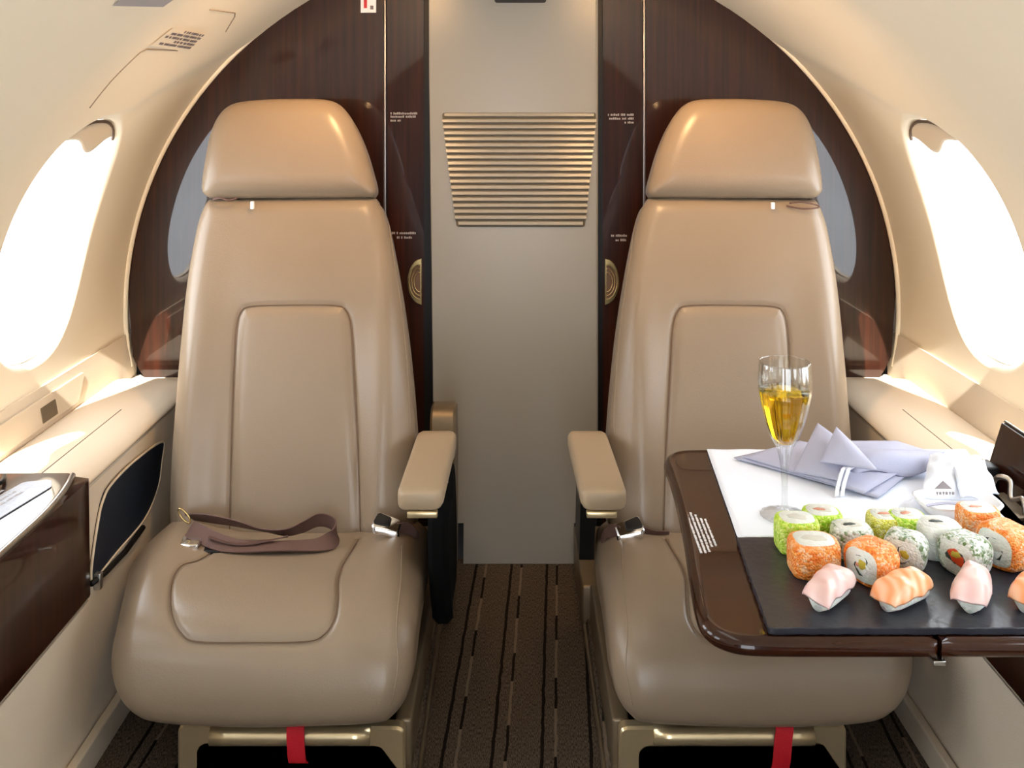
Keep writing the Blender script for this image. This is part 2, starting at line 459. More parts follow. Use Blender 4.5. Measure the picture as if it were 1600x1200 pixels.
# ------------------------------------------------------------- cabin shell
def ell(z):   # half-width of the lining at height z
    return RX*math.sqrt(max(0, 1-((z-ZC)/RZ)**2))
def ring(s):  # s = angle; point on the section
    return RX*math.cos(s), ZC+RZ*math.sin(s)
S_LO = math.asin((.465-ZC)/RZ); S_HI = math.radians(72)
WIN_Y = [1.62, 1.14, .66]
WHY, WZC, WHZ = .152, .728, .2
def win_outline(yc, n=96, grow=0):
    P = []
    for k in range(n):
        a = 2*math.pi*k/n; e = 2/2.5
        cy = math.copysign(abs(math.cos(a))**e, math.cos(a)); cz = math.copysign(abs(math.sin(a))**e, math.sin(a))
        z = WZC+(WHZ+grow)*cz; P.append((yc+(WHY+grow)*cy, math.asin((z-ZC)/RZ)))
    return np.array(P)
def crease(y, z):
    zl = np.interp(y, [1.25,1.45,1.68,1.97,2.1], [.86,.895,.95,1.07,1.1])
    return .006/(1+math.exp(-(z-zl)/.006))
def lining(side):
    V = []; Fc = []
    def pt(y, s, out=0):
        x, z = ring(s); nx, nz = x/RX**2, (z-ZC)/RZ**2; l = math.hypot(nx, nz); nx /= l; nz /= l
        x += nx*out; z += nz*out
        return (side*x, y, z)
    N = 160
    edges = [.42-.0]+[(WIN_Y[i]+WIN_Y[i+1])/2 for i in range(len(WIN_Y)-1)][::-1]+[2.02]
    wy = WIN_Y[::-1]
    for w, (ya, yb) in enumerate(zip(edges[:-1], edges[1:])):
        O = win_outline(wy[w], N); c = np.array([wy[w], math.asin((WZC-ZC)/RZ)])
        R = []
        for p in O:   # ray from the centre to the rectangle
            d = p-c; t = 1e9
            if d[0] > 1e-9: t = min(t, (yb-c[0])/d[0])
            if d[0] < -1e-9: t = min(t, (ya-c[0])/d[0])
            if d[1] > 1e-9: t = min(t, (S_HI-c[1])/d[1])
            if d[1] < -1e-9: t = min(t, (S_LO-c[1])/d[1])
            R.append(c+d*t)
        R = np.array(R)
        for cor in [(ya,S_LO),(ya,S_HI),(yb,S_LO),(yb,S_HI)]:
            R[np.argmin(np.abs((R-np.array(cor))*[1,.8]).sum(1))] = cor
        base = len(V); K = 46
        # reveal: outwards; outer end first
        lv = [(-.003,.020),(-.001,.015),(0,.010)]
        for g, out in lv:
            for p, q in zip(O, R):
                dd = (q-p)/np.linalg.norm((q-p)*[1,.78]); V.append(pt(p[0]+dd[0]*g, p[1]+dd[1]*g, out))
        fil = [0,.1,.25,.45,.7,1.0]
        rows = len(lv)
        for e in fil:
            g = .014*e; out = .010-.010*math.sin(e*math.pi/2)
            for p, q in zip(O, R):
                dd = (q-p)/np.linalg.norm((q-p)*[1,.78]); V.append(pt(p[0]+dd[0]*g, p[1]+dd[1]*g, out))
            rows += 1
        for k in range(1, K+1):
            t = (k/K)**1.3
            for p, q in zip(O, R):
                dd = (q-p)/np.linalg.norm((q-p)*[1,.78]); a = p+dd*.014; b = a+(q-a)*t
                z = ring(b[1])[1]; V.append(pt(b[0], b[1], -crease(b[0], z)))
            rows += 1
        for i in range(rows-1):
            for k in range(N): Fc.append((base+i*N+k, base+i*N+(k+1)%N, base+(i+1)*N+(k+1)%N, base+(i+1)*N+k))
    base = len(V); ny, ns = 12, 40
    for i in range(ny+1):
        for j in range(ns+1):
            y = -.8+(.42+.8)*i/ny; a = S_LO+(S_HI-S_LO)*j/ns; V.append(pt(y, a, -crease(y, ring(a)[1])))
    for i in range(ny):
        for j in range(ns):
            o = base+i*(ns+1)+j; Fc.append((o, o+1, o+ns+2, o+ns+1))
    return V, Fc
for side, nm in ((-1,'left'),(1,'right')):
    V, Fc = lining(side)
    w = struct(link('wall_'+nm, V, Fc, M['lining']))
    # lower sidewall (armrest level and below), one closed profile swept along the cabin
    prof = [(-.800,.478),(-.797,.455),(-.790,.415),(-.79,.387),(-.644,.387),(-.6385,.381),(-.60,.045),(-.598,.03),(-.60,-.02),(-.9,-.02),(-.9,.478)]
    V = []; n = len(prof)
    low = [(x, z) if z > .40 or z < .3 and x > -.61 or x < -.85 else (-.791, .33) if x < -.7 else (-.640, .231) if z > .385 else (-.6215, .231) for x, z in prof]
    low[3] = (-.791, .231)
    for y, pr in ((-.8, low), (1.4125, low), (1.4126, prof), (2.02, prof)):
        for x, z in pr: V.append((-side*x, y, z))
    Fc = [(L*n+k, L*n+(k+1)%n, (L+1)*n+(k+1)%n, (L+1)*n+k) for L in range(3) for k in range(n)]+[tuple(range(n)), tuple(3*n+k for k in range(n))]
    lw = sharp(link('lower_panel', V, Fc, M['sidewall'], w), 25)
    lw['label'] = 'sidewall panel below the leather ledge'
    kick = box('kick_strip', side*.586, side*.6, -.8, 1.99, .02, .07, M['sidewall'], w, .003)
# ceiling
V = []; Fc = []; n = 24; ys = np.linspace(-.8, 2.02, 24)
for y in ys:
    for k in range(n+1):
        s = S_HI+(math.pi-2*S_HI)*k/n; x, z = ring(s); nx, nz = math.cos(s), math.sin(s)
        V.append((x-nx*.006, y, z-nz*.006))
for i in range(len(ys)-1):
    for k in range(n): Fc.append((i*(n+1)+k, i*(n+1)+k+1, (i+1)*(n+1)+k+1, (i+1)*(n+1)+k))
struct(link('ceiling', V, Fc, M['lining']))
# rounded trim ring where the lining meets the wood
P = []
for k in range(90):
    s = math.radians(-9+198*k/89); P.append((RX*math.cos(s)*1.0, 1.995, ZC+RZ*math.sin(s)*1.0))
struct(tube('trim_1', P, .0065, M['lining'], n=10))
# floor: aisle at z=0 with raised seat platforms at both sides
prof = [(-.62,.03),(-.15,.03),(-.137,.026),(-.128,.0),(.128,.0),(.137,.026),(.15,.03),(.62,.03),(.62,-.05),(-.62,-.05)]
V = [(x, y, z) for y in (-.8, 2.02) for x, z in prof]; n = len(prof)
Fc = [(k, (k+1)%n, n+(k+1)%n, n+k) for k in range(n)]+[tuple(range(n)), tuple(n+k for k in range(n))]
struct(sharp(link('floor', V, Fc, M['carpet']), 20))
for k, sx in enumerate((-1, 1)):
    struct(box('trim_%d' % (k+4), min(sx*.1275, sx*.19), max(sx*.1275, sx*.19), 1.74, 1.985, .0, .085, M['rail'], None, .004))
# metal edge strips of the aisle
for sx in (-1, 1):
    t = thing('floor_track', (sx*.146, .6, .03), 'grey metal floor track along the %s side of the carpeted aisle' % ('left' if sx<0 else 'right'), 'rail')
    box('rail_strip', sx*.14, sx*.152, -.6, 1.735, .026, .036, M['rail'], t, .002)
    box('side_lip', sx*.1285, sx*.1345, -.6, 1.735, .002, .02, M['rail'], t, .002)

P = [(.27, -.02), (.27, 1.12), (-.27, 1.12), (-.27, -.02), (-.62, -.02), (-.8, .40)]+[(RX*math.cos(a)*.998, ZC+RZ*math.sin(a)*.998) for a in np.linspace(math.pi, 0, 60)]+[(.8, .40), (.62, -.02)]
n = len(P); V = [(x, y, z) for y in (-.80, -.77) for x, z in P]
Fc = [tuple(range(n)), tuple(n+k for k in range(n))]+[(k, (k+1)%n, n+(k+1)%n, n+k) for k in range(n)]
struct(sharp(link('wall_front', V, Fc, M['wood']), 30))

# windows: outer pane, blind with grip
for i, yc in enumerate(WIN_Y):
    for side in (-1, 1):
        O = win_outline(yc, 64, .004)
        V = []
        for out in (.017, .020):
            for y, s in O:
                x, z = ring(s); nx, nz = x/RX**2, (z-ZC)/RZ**2; l = math.hypot(nx, nz); V.append((side*(x+nx/l*out), y, z+nz/l*out))
        n = 64; Fc = [tuple(range(n)), tuple(n+k for k in range(n))]+[(k, (k+1)%n, n+(k+1)%n, n+k) for k in range(n)]
        w = struct(link('window_%d' % (i*2+(1 if side < 0 else 2)), V, Fc, M['pane'], smooth=False))
        # rolled-up blind: curved lip at the top of the opening with a grip
        V = []; nu, nv = 24, 8; zt = WZC+WHZ
        for v in range(nv+1):
            for u in range(nu+1):
                a = u/nu*2-1
                zb = zt-.030-.026*math.exp(-((a-.25)/.38)**2)
                z = (zt-.0015)+(zb-zt)*v/nv
                cz = min(.999, abs((z-WZC)/WHZ)); hw = WHY*(1-cz**2.5)**(1/2.5)
                s = math.asin((z-ZC)/RZ); x, zz = ring(s); nx, nz = x/RX**2, (zz-ZC)/RZ**2; l = math.hypot(nx, nz)
                out = .012-.002*math.sin(v/nv*math.pi)
                V.append((side*(x+nx/l*out), yc+hw*.995*a, zz+nz/l*out))
        Fc = [(v*(nu+1)+u, v*(nu+1)+u+1, (v+1)*(nu+1)+u+1, (v+1)*(nu+1)+u) for v in range(nv) for u in range(nu)]
        b = link('blind', V, Fc, M['shade'], w)
        md = b.modifiers.new('s', 'SOLIDIFY'); md.thickness = .002
        # dark slot above the blind
        P = []
        for k in range(14):
            a = math.radians(52+ (128-52)*k/13); e = 2/2.5
            y = yc+.152*math.copysign(abs(math.cos(a))**e, math.cos(a)); z = WZC+.2*abs(math.sin(a))**e-.002
            s = math.asin((z-ZC)/RZ); x, zz = ring(s); P.append((side*(x+.008), y, zz+.004))
        tube('blind_slot', P, .0028, M['groove'], w, n=6)

# ledges along both walls
LED = [(-.792,.389),(-.792,.40),(-.788,.4085),(-.76,.411),(-.71,.4115),(-.685,.4105),(-.662,.4075),(-.646,.402),(-.637,.396),(-.634,.3915),(-.637,.389),(-.65,.3885),(-.70,.3885)]
def ledge(side, label):
    t = thing('side_ledge', (side*.7, 1.65, .36), label, 'armrest')
    P = catmull(LED, 5); ys = np.r_[np.linspace(1.416, 1.89, 40), 1.89+.045*np.sin(np.linspace(0, math.pi/2, 8)[1:])]
    V = []; c = np.array([-.72, .395]); n = len(P)
    for y in ys:
        k = 0 if y <= 1.89 else 1-math.sqrt(max(0, 1-((y-1.89)/.045)**2))
        for p in P:
            q = p.copy(); q[0] = p[0]+(min(p[0]+.05, -.70)-p[0])*k if p[0] > -.77 else p[0]; q[1] = p[1]+(c[1]-p[1])*k*.7
            V.append((-side*q[0], y, q[1]))
    Fc = [(i*n+k, i*n+(k+1)%n, (i+1)*n+(k+1)%n, (i+1)*n+k) for i in range(len(ys)-1) for k in range(n)]
    Fc += [tuple(range(n)), tuple((len(ys)-1)*n+k for k in range(n))]
    link('padded_top', V, Fc, M['leather_arm'], t)
    tube('seam', [(side*.700, y, .4113) for y in np.linspace(1.42, 1.72, 30)], .0008, M['groove'], t, n=5)
    tube('seam', [(side*.638, y, .3875) for y in np.linspace(1.42, 1.88, 30)], .0009, M['groove'], t, n=5)
    return t
for side, w in ((-1, 'left'), (1, 'right')):
    tube('gap_line', [(side*.8005, y, .4655) for y in np.linspace(-.7, 1.985, 40)], .0016, M['groove'], bpy.data.objects['wall_'+w], n=5)
ledge(-1, 'padded cream leather ledge below the left window, beside the left seat')
ledge(1, 'padded cream leather ledge below the right window, behind the dining table')

# ------------------------------------------------------------- bulkhead
def pxw(x, y, Y=2.0): return ((x-800)/F*Y, EYE-(y-HZ)/F*Y)
# lacquered wood wall panels either side of the doorway
def archpoly(x0, x1, zlo=-.02, n=60):
    """region between x0 and x1 (x1>x0) under the arch"""
    P = [(x0, zlo)]
    if True:
        P.append((x1, zlo)); 
        for x in np.linspace(x1, x0, n):
            q = min(1, abs(x)/.803)
            P.append((x, ZC+(RZ-.002)*math.sqrt(max(0, 1-q*q)) if abs(x) < .803 else .5))
    return np.array(P)
XD0, XD1 = pxw(668, 0)[0], pxw(936, 0)[0]
strip_l = pxw(603, 0)[0]; strip_r = pxw(1005, 0)[0]
def half_wall(x_in, side, label_name):
    P = [(x_in*1.0, -.02)]
    xs = np.linspace(.802, abs(x_in), 50)
    P.append((side*.76, -.02)); P.append((side*.76, .38)); P += [(side*.775, .40), (side*.79, .43)]
    for x in xs: P.append((side*x, ZC+(RZ-.003)*math.sqrt(1-(x/.805)**2)))
    return struct(prism(label_name, P, lambda a, b, t: (a, t, b), 2.0, 2.03, M['wood']))
WL = half_wall(strip_l-.005, -1, 'wall_back')
WR = half_wall(strip_r+.005, 1, 'wall_back_right')
box('edge_strip', strip_l-.0035, strip_l+.001, 1.992, 2.0, .03, 1.235, M['strip'], WL, .001)
box('edge_strip', strip_r-.001, strip_r+.0035, 1.992, 2.0, .03, 1.235, M['strip'], WR, .001)
# narrow wooden sliding door leaves
def leaf(name, xa, xb, hx, s):
    P = [(xa, .0), (xb, .0)]+[(x, ZC+(RZ-.003)*math.sqrt(1-(x/.805)**2)) for x in np.linspace(xb, xa, 8)]
    d = struct(prism(name, P, lambda a, b, t: (a, t, b), 2.002, 2.024, M['wood']))
    # half-moon recessed pull
    r = .048; zc = pxw(0, 440)[1]; N = 24
    def moon(rr): return [(hx-s*rr*.62*math.cos(a), zc+rr*math.sin(a)) for a in np.linspace(-math.pi/2, math.pi/2, N)]
    h = prism('handle', moon(r), lambda a, b, t: (a, t, b), 1.998, 2.003, M['brass'], d, .001)
    g = prism('finger_recess', [(a+ -s*.003, b) for a, b in moon(r*.74)], lambda a, b, t: (a, t, b), 1.9965, 1.999, M['groove'], h)
    for k in range(3):
        P = [(a+-s*.003, 1.9955, b) for a, b in moon(r*(.74-.16*k))]
        tube('ridge', P, .0012, M['brass'], h, n=6)
    return d
D1 = leaf('door_1', strip_l+.002, XD0-.008, XD0-.008-.004, 1)
D2 = leaf('door_2', XD1+.008-.0, strip_r-.002, XD1+.008+.004, -1)
# black strips stand in for the shadow in the jamb gaps
for k, (a, b) in enumerate(((XD0-.009, XD0+.0135), (XD1-.004, XD1+.009))):
    struct(box('trim_%d' % (k+2), a, b, 2.012, 2.03, 0, 1.25, M['blackplastic']))
# centre panel
PL, PR = pxw(676, 0)[0], pxw(934, 0)[0]
XA, XB = pxw(670, 0)[0], PR
zt = 1.26
poly = [(PL+.004, .105), (XA+.001, 1.0), (XA, zt), (PR, zt), (PR, .105), (pxw(897,0)[0], .085), (pxw(897,0)[0], 0.0), (pxw(724,0)[0], 0.0), (pxw(724,0)[0], .085), (PL+.012, .085)]
door = struct(prism('door_3', poly, lambda a, b, t: (a, t, b), 1.994, 2.02, M['panel'], None, .0015))
door['label'] = 'beige painted centre door panel with louvred vent'
# louvre
z0, z1 = pxw(0, 354)[1], pxw(0, 176)[1]; nsl = 19
V = []; Fc = []
def xl(z): t = (z1-z)/(z1-z0); return pxw(690,0)[0]+(pxw(713,0)[0]-pxw(690,0)[0])*t
def xr(z): t = (z1-z)/(z1-z0); return pxw(932,0)[0]+(pxw(914,0)[0]-pxw(932,0)[0])*t
dz = (z1-z0)/nsl
for k in range(nsl):
    a = z1-k*dz; b = a-dz*.68; e = (.006 if k in (0, nsl-1) else 0)
    for z, y in ((a, 1.9935), (a-dz*.1, 1.9885), (b+dz*.12, 1.9865), (b, 1.9885), (b-.0002, 1.9935)):
        V += [(xl(z)+e, y, z), (xr(z)-e, y, z)]
    o = k*10
    for j in range(4): Fc.append((o+2*j, o+2*j+1, o+2*j+3, o+2*j+2))
    Fc += [(o, o+2, o+4, o+6, o+8), (o+1, o+3, o+5, o+7, o+9)]
lv = sharp(link('louvre', V, Fc, M['panel'], door), 40)
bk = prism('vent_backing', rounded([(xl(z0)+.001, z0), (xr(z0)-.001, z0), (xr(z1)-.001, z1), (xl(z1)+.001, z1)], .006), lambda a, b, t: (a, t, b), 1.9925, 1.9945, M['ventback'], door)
# latch recess at the top of the door
zc = pxw(0, 5)[1]
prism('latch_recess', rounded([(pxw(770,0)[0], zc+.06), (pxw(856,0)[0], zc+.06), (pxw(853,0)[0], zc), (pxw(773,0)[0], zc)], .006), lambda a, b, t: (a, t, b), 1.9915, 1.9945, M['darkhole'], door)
prism('latch_surround', rounded([(pxw(757,0)[0], zc+.062), (pxw(869,0)[0], zc+.062), (pxw(862,0)[0], zc-.007), (pxw(764,0)[0], zc-.007)], .008), lambda a, b, t: (a, t, b), 1.9925, 1.995, M['panel'], door)
tube('edge_bead', [(XB-.0035, 1.9925, z) for z in np.linspace(.12, 1.24, 12)], .0012, M['panel'], door, n=6)
# closing shell behind the bulkhead (other compartment is dark)
struct(box('wall_aft', -.85, .85, 2.035, 2.05, -.05, 1.35, M['darkhole']))

def marks(name, rows, org, ux, uz, nrm, m, root, seed=1, lift=.0008):
    """rows of small printed strokes: rows = list of (u0,u1,v,height)"""
    rnd = random.Random(seed); V = []; Fc = []
    org, ux, uz, nrm = map(np.array, (org, ux, uz, nrm))
    for u0, u1, v, hh in rows:
        u = u0
        while u < u1:
            w = rnd.uniform(.5, 1.0)*hh*.7; w = min(w, u1-u+1e-4); b = len(V)
            hgt = hh*rnd.choice((.75, 1, 1, .85))
            for a, c in ((u, v), (u+w, v), (u+w, v+hgt), (u, v+hgt)): V.append(org+ux*a+uz*c+nrm*lift)
            for a, c in ((u, v), (u+w, v), (u+w, v+hgt), (u, v+hgt)): V.append(org+ux*a+uz*c)
            Fc += [(b, b+1, b+2, b+3), (b, b+1, b+5, b+4), (b+1, b+2, b+6, b+5), (b+2, b+3, b+7, b+6), (b+3, b, b+4, b+7)]
            u += w+hh*(.22 if rnd.random() < .8 else .8)
    return link(name, V, Fc, m, root, smooth=False)
def wood_text(rowspx, root, label):
    rows = []
    for xa, xb, y, h in rowspx:
        a, z = pxw(xa, y); b, _ = pxw(xb, y); rows.append((a, b, z, h*2/F))
    o = marks('printed_notice', rows, (0,2.002,0), (1,0,0), (0,0,1), (0,-1,0), M['print'], root, seed=int(rowspx[0][0]))
    o['label'] = label
wood_text([(610,652,179,3.5),(610,652,184,3.5),(610,626,190,3.5)], D1, 'small white printed notice in three lines')
wood_text([(612,650,366,3.5),(620,646,373,3.5)], D1, 'small white printed notice in two lines')
wood_text([(950,990,181,3.5),(952,990,187,3.5),(976,990,193,3.5)], D2, 'small white printed notice in three lines')
wood_text([(955,980,370,3.5),(962,980,377,3.5)], D2, 'small white printed notice in two lines')
# sign card at top left of the wood
t = thing('sign_card', (*(lambda p: (p[0], 1.998))(pxw(576, 20)), pxw(576, 20)[1]), 'small white card with a red mark high on the left wood wall', 'sign')
a, zb = pxw(564, 20); b, za = pxw(588, -22)
box('card', a, b, 1.996, 2.0, zb, za, M['paper'], t, .0005)
a2, zb2 = pxw(569, 13); b2, za2 = pxw(574, -14)
box('red_mark', a2, b2, 1.9952, 1.9965, zb2, za2, M['redprint'], t)
a2, zb2 = pxw(579, 15); b2, za2 = pxw(584, 9)
box('grey_mark', a2, b2, 1.9952, 1.9965, zb2, za2, M['printdark'], t)

# ------------------------------------------------------------- lining details (left overhead hatch, placards)
def on_wall(side, y, z, out=0):
    s = math.asin((z-ZC)/RZ); x, zz = ring(s); nx, nz = x/RX**2, (zz-ZC)/RZ**2; l = math.hypot(nx, nz)
    o = out-crease(y, z); return np.array((side*(x+nx/l*o), y, zz+nz/l*o))
def wall_line(name, pts, r, m, root, n=10, side=-1):
    P = []
    for (ya, za), (yb, zb) in zip(pts[:-1], pts[1:]):
        for k in range(n): P.append(on_wall(side, ya+(yb-ya)*k/n, za+(zb-za)*k/n))
    P.append(on_wall(side, *pts[-1])); return tube(name, P, r, m, root, n=6)
t = thing('oxygen_mask_hatch', tuple(on_wall(-1, 1.65, 1.02)), 'cream overhead hatch outlined by a thin seam, above the left window', 'hatch')
wall_line('seam', [(1.503,.958),(1.506,1.0),(1.518,1.046),(1.53,1.052),(1.660,1.056)], .0014, M['seam'], t)
wall_line('seam', [(1.60,1.122),(1.725,1.127),(1.745,1.122),(1.79,1.098)], .0013, M['seam'], t)
def wall_card(name, corners, m, root, th=.0016):
    """card following the lining; corners (y,z) a,b,c,d"""
    a, b, c, d = [np.array(q) for q in corners]; n = 8; V = []
    for out in (-.0005-th, .0):
        for i in range(n+1):
            for j in range(n+1):
                u, v = i/n, j/n; q = (a*(1-u)+b*u)*(1-v)+(d*(1-u)+c*u)*v; V.append(on_wall(-1, q[0], q[1], out))
    Fc = []
    for L in (0, (n+1)**2):
        for i in range(n):
            for j in range(n): Fc.append((L+i*(n+1)+j, L+i*(n+1)+j+1, L+(i+1)*(n+1)+j+1, L+(i+1)*(n+1)+j))
    return link(name, V, Fc, m, root)
t2 = thing('instruction_placard', tuple(on_wall(-1, 1.63, 1.06)), 'small printed instruction placard on the cream lining above the left window', 'placard')
wall_card('card', [(1.525,1.0585),(1.705,1.057),(1.715,1.088),(1.54,1.088)], M['lining'], t2)
rnd = random.Random(3)
rows = []
V = []; Fc = []
for r_, (y0, y1, z) in enumerate([(1.60,1.70,1.0845),(1.555,1.70,1.079),(1.545,1.70,1.0735),(1.60,1.70,1.068),(1.55,1.70,1.0625)]):
    y = y0
    while y < y1:
        w = rnd.uniform(.004, .012); b = len(V); h_ = .0032
        for q in ((y, z), (min(y+w, y1), z), (min(y+w, y1), z+h_), (y, z+h_)): V.append(on_wall(-1, q[0], q[1], -.0028))
        Fc.append((b, b+1, b+2, b+3)); y += w+rnd.choice((.0015, .0015, .006))
pl = link('lettering', V, Fc, M['printdark'], t2, smooth=False)
md = pl.modifiers.new('s', 'SOLIDIFY'); md.thickness = .0004
o = wall_card('ceiling_placard', [(1.277,1.099),(1.422,1.111),(1.43,1.135),(1.28,1.125)], M['print'], None); recenter(o)
tag(o, 'pale grey placard strip on the ceiling lining at the top left edge', 'placard')
# recessed switch panel on the left wall strip
def strip_pt(y, z, out=0):   # strip face between lining bottom and ledge (left)
    x = -np.interp(z, [.415,.455,.478], [.790,.797,.800]); return (x+.0+out, y, z)
def strip_prism(name, poly, o0, o1, m, root): return prism(name, poly, lambda a, b, t: strip_pt(a, b, t), o0, o1, m, root, .0008)
t = thing('switch_panel', strip_pt(1.6, .42), 'slim rounded beige control panel with a small brown switch, below the left window', 'switch panel')
strip_prism('cover', rounded([(1.40,.4165),(1.745,.4165),(1.79,.461),(1.45,.461)], [.006,.022,.006,.022]), 0, .0032, M['leather_arm'], t)
strip_prism('switch', rounded([(1.612,.422),(1.665,.422),(1.665,.448),(1.612,.448)], .002), .003, .0046, M['rail'], t)
# storage pocket in the left lower sidewall
def low_pt(a, b, t):  # sidewall plane below the ledge
    x = -np.interp(b, [.045,.34], [.600,.6337]); return (x+t, a, b)
def low_px(x, y):
    X, Y = -.63, 0
    for _ in range(20):
        Y = X/((x-800)/F); z = EYE-(y-HZ)/F*Y; X = -np.interp(z, [.045,.34], [.600,.6337])
    return (Y, z)
PK = [(251,690),(250,720),(243,765),(222,812),(180,862),(145,905),(139,900),(142,868),(150,815),(158,782),(170,758),(205,722)]
pk = catmull([low_px(*p) for p in PK], 6, True)
t = thing('magazine_pocket', low_pt(1.55, .24, 0), 'dark navy magazine pocket in the left sidewall beside the left seat', 'pocket')
prism('pocket_face', pk, low_pt, -.002, .0035, M['navy'], t, .001)
tube('bottom_trim', [low_pt(*low_px(x, y), .006) for x, y in ((137,912),(160,893),(190,862),(218,824))], .0045, M['blackplastic'], t, n=8)
tube('rim', [low_pt(p[0], p[1], .003) for p in pk], .0022, M['leather_arm'], t, n=6, closed=True)
box('clip', -.622, -.612, 1.427, 1.437, .238, .262, M['steel'], t, .001)

# brown lacquered side cabinets nearer the camera
def cabinet(side, label):
    t = thing('side_cabinet', (side*.71, .9, .24), label, 'cabinet')
    # cross-section with rounded inner top edge, swept; far end rounded corner
    zb = .232
    prof = rounded([(-.788,.418),(-.622,.4185),(-.6195,.41),(-.617,zb+.01),(-.622,zb),(-.64,zb),(-.64,.405),(-.788,.405)], [.001,.006,.004,.006,.003,.001,.001,.001], 5)
    ys = np.r_[-.5, np.linspace(.3, 1.405, 30), 1.412]; V = []; n = len(prof)
    for y in ys:
        for x, z in prof:
            k = max(0, (y-1.24)/.17)**2*.024 if (x > -.7 and z > .4125) else 0
            V.append((-side*(x-k-(.003 if y > 1.41 and x > -.7 else 0)), y, z))
    Fc = [(i*n+k, i*n+(k+1)%n, (i+1)*n+(k+1)%n, (i+1)*n+k) for i in range(len(ys)-1) for k in range(n)]+[tuple(range(n)), tuple((len(ys)-1)*n+k for k in range(n))]
    sharp(link('body', V, Fc, M['wood'], t), 40)
    tube('edge_highlight', [(side*(.6205+max(0, (y-1.24)/.17)**2*.024), y, .418) for y in np.linspace(-.4, 1.405, 60)], .0042, M['steel'], t, n=8)  # steel tube stands in for the bright highlight along the rounded edge
    return t
cabinet(-1, 'glossy dark brown side cabinet at the left edge, beside the ledge')
cR = cabinet(1, 'glossy dark brown side cabinet at the right edge, under the table')
# flap of the right table stowage, standing open
t = thing('stowage_flap', (.683, 1.2, .42), 'open dark brown flap standing up at the right edge, beside the table', 'flap')
prism('panel', rounded([(.680,.42),(.706,.502),(.718,.500),(.694,.42)], .002), lambda a, b, tt: (a, tt, b), .5, 1.385, M['wood'], t, .001)
tube('top_trim', [(.712, y, .503) for y in np.linspace(.5, 1.385, 10)], .0025, M['steel'], t)
box('hinge_block', .664, .684, 1.345, 1.38, .42, .452, M['blackplastic'], t, .003)
t = thing('table_latch', (.655, 1.23, .42), 'small bent steel latch in the dark stowage at the right edge', 'latch')
tube('hook', catmull([(.660,1.325,.425),(.664,1.315,.450),(.674,1.30,.452),(.668,1.285,.434),(.676,1.27,.440),(.672,1.255,.424)], 6), .004, M['steel'], t, n=8, flat=.6)
box('latch_plate', .655, .685, 1.25, 1.33, .4195, .424, M['rail'], t, .001)
# papers and dark cable on the left cabinet
t = thing('instruction_card', (-.70, 1.25, .4185), 'grey printed instruction card on the brown cabinet at the left edge', 'card')
A = np.array([-.672,1.33,.4190]); 
poly = rounded([(-.652,1.36),(-.664,1.385),(-.700,1.375),(-.745,1.16),(-.742,1.0),(-.715,1.0),(-.690,1.16)], .01)
prism('card', poly, lambda a, b, tt: (a, b, tt), .4188, .4202, M['tray'], t, .0003)
V = []
rows = [(0, .30, .010*k, .0045) for k in range(5)]
marks('lettering', rows, (-.682,1.34,.4203), (-.185,-.98,0), (.98*-1,.185,0), (0,0,1), M['print'], t, 8, .0003)
o = tube('spectacles_arm', catmull([(-.735,1.39,.423),(-.725,1.36,.425),(-.745,1.33,.424),(-.755,1.28,.424),(-.735,1.25,.425),(-.76,1.20,.424)], 8), .0035, M['blackplastic']); recenter(o)
tag(o, 'thin black curved cable lying on the card at the left edge', 'cable')
o.name = 'black_cable'

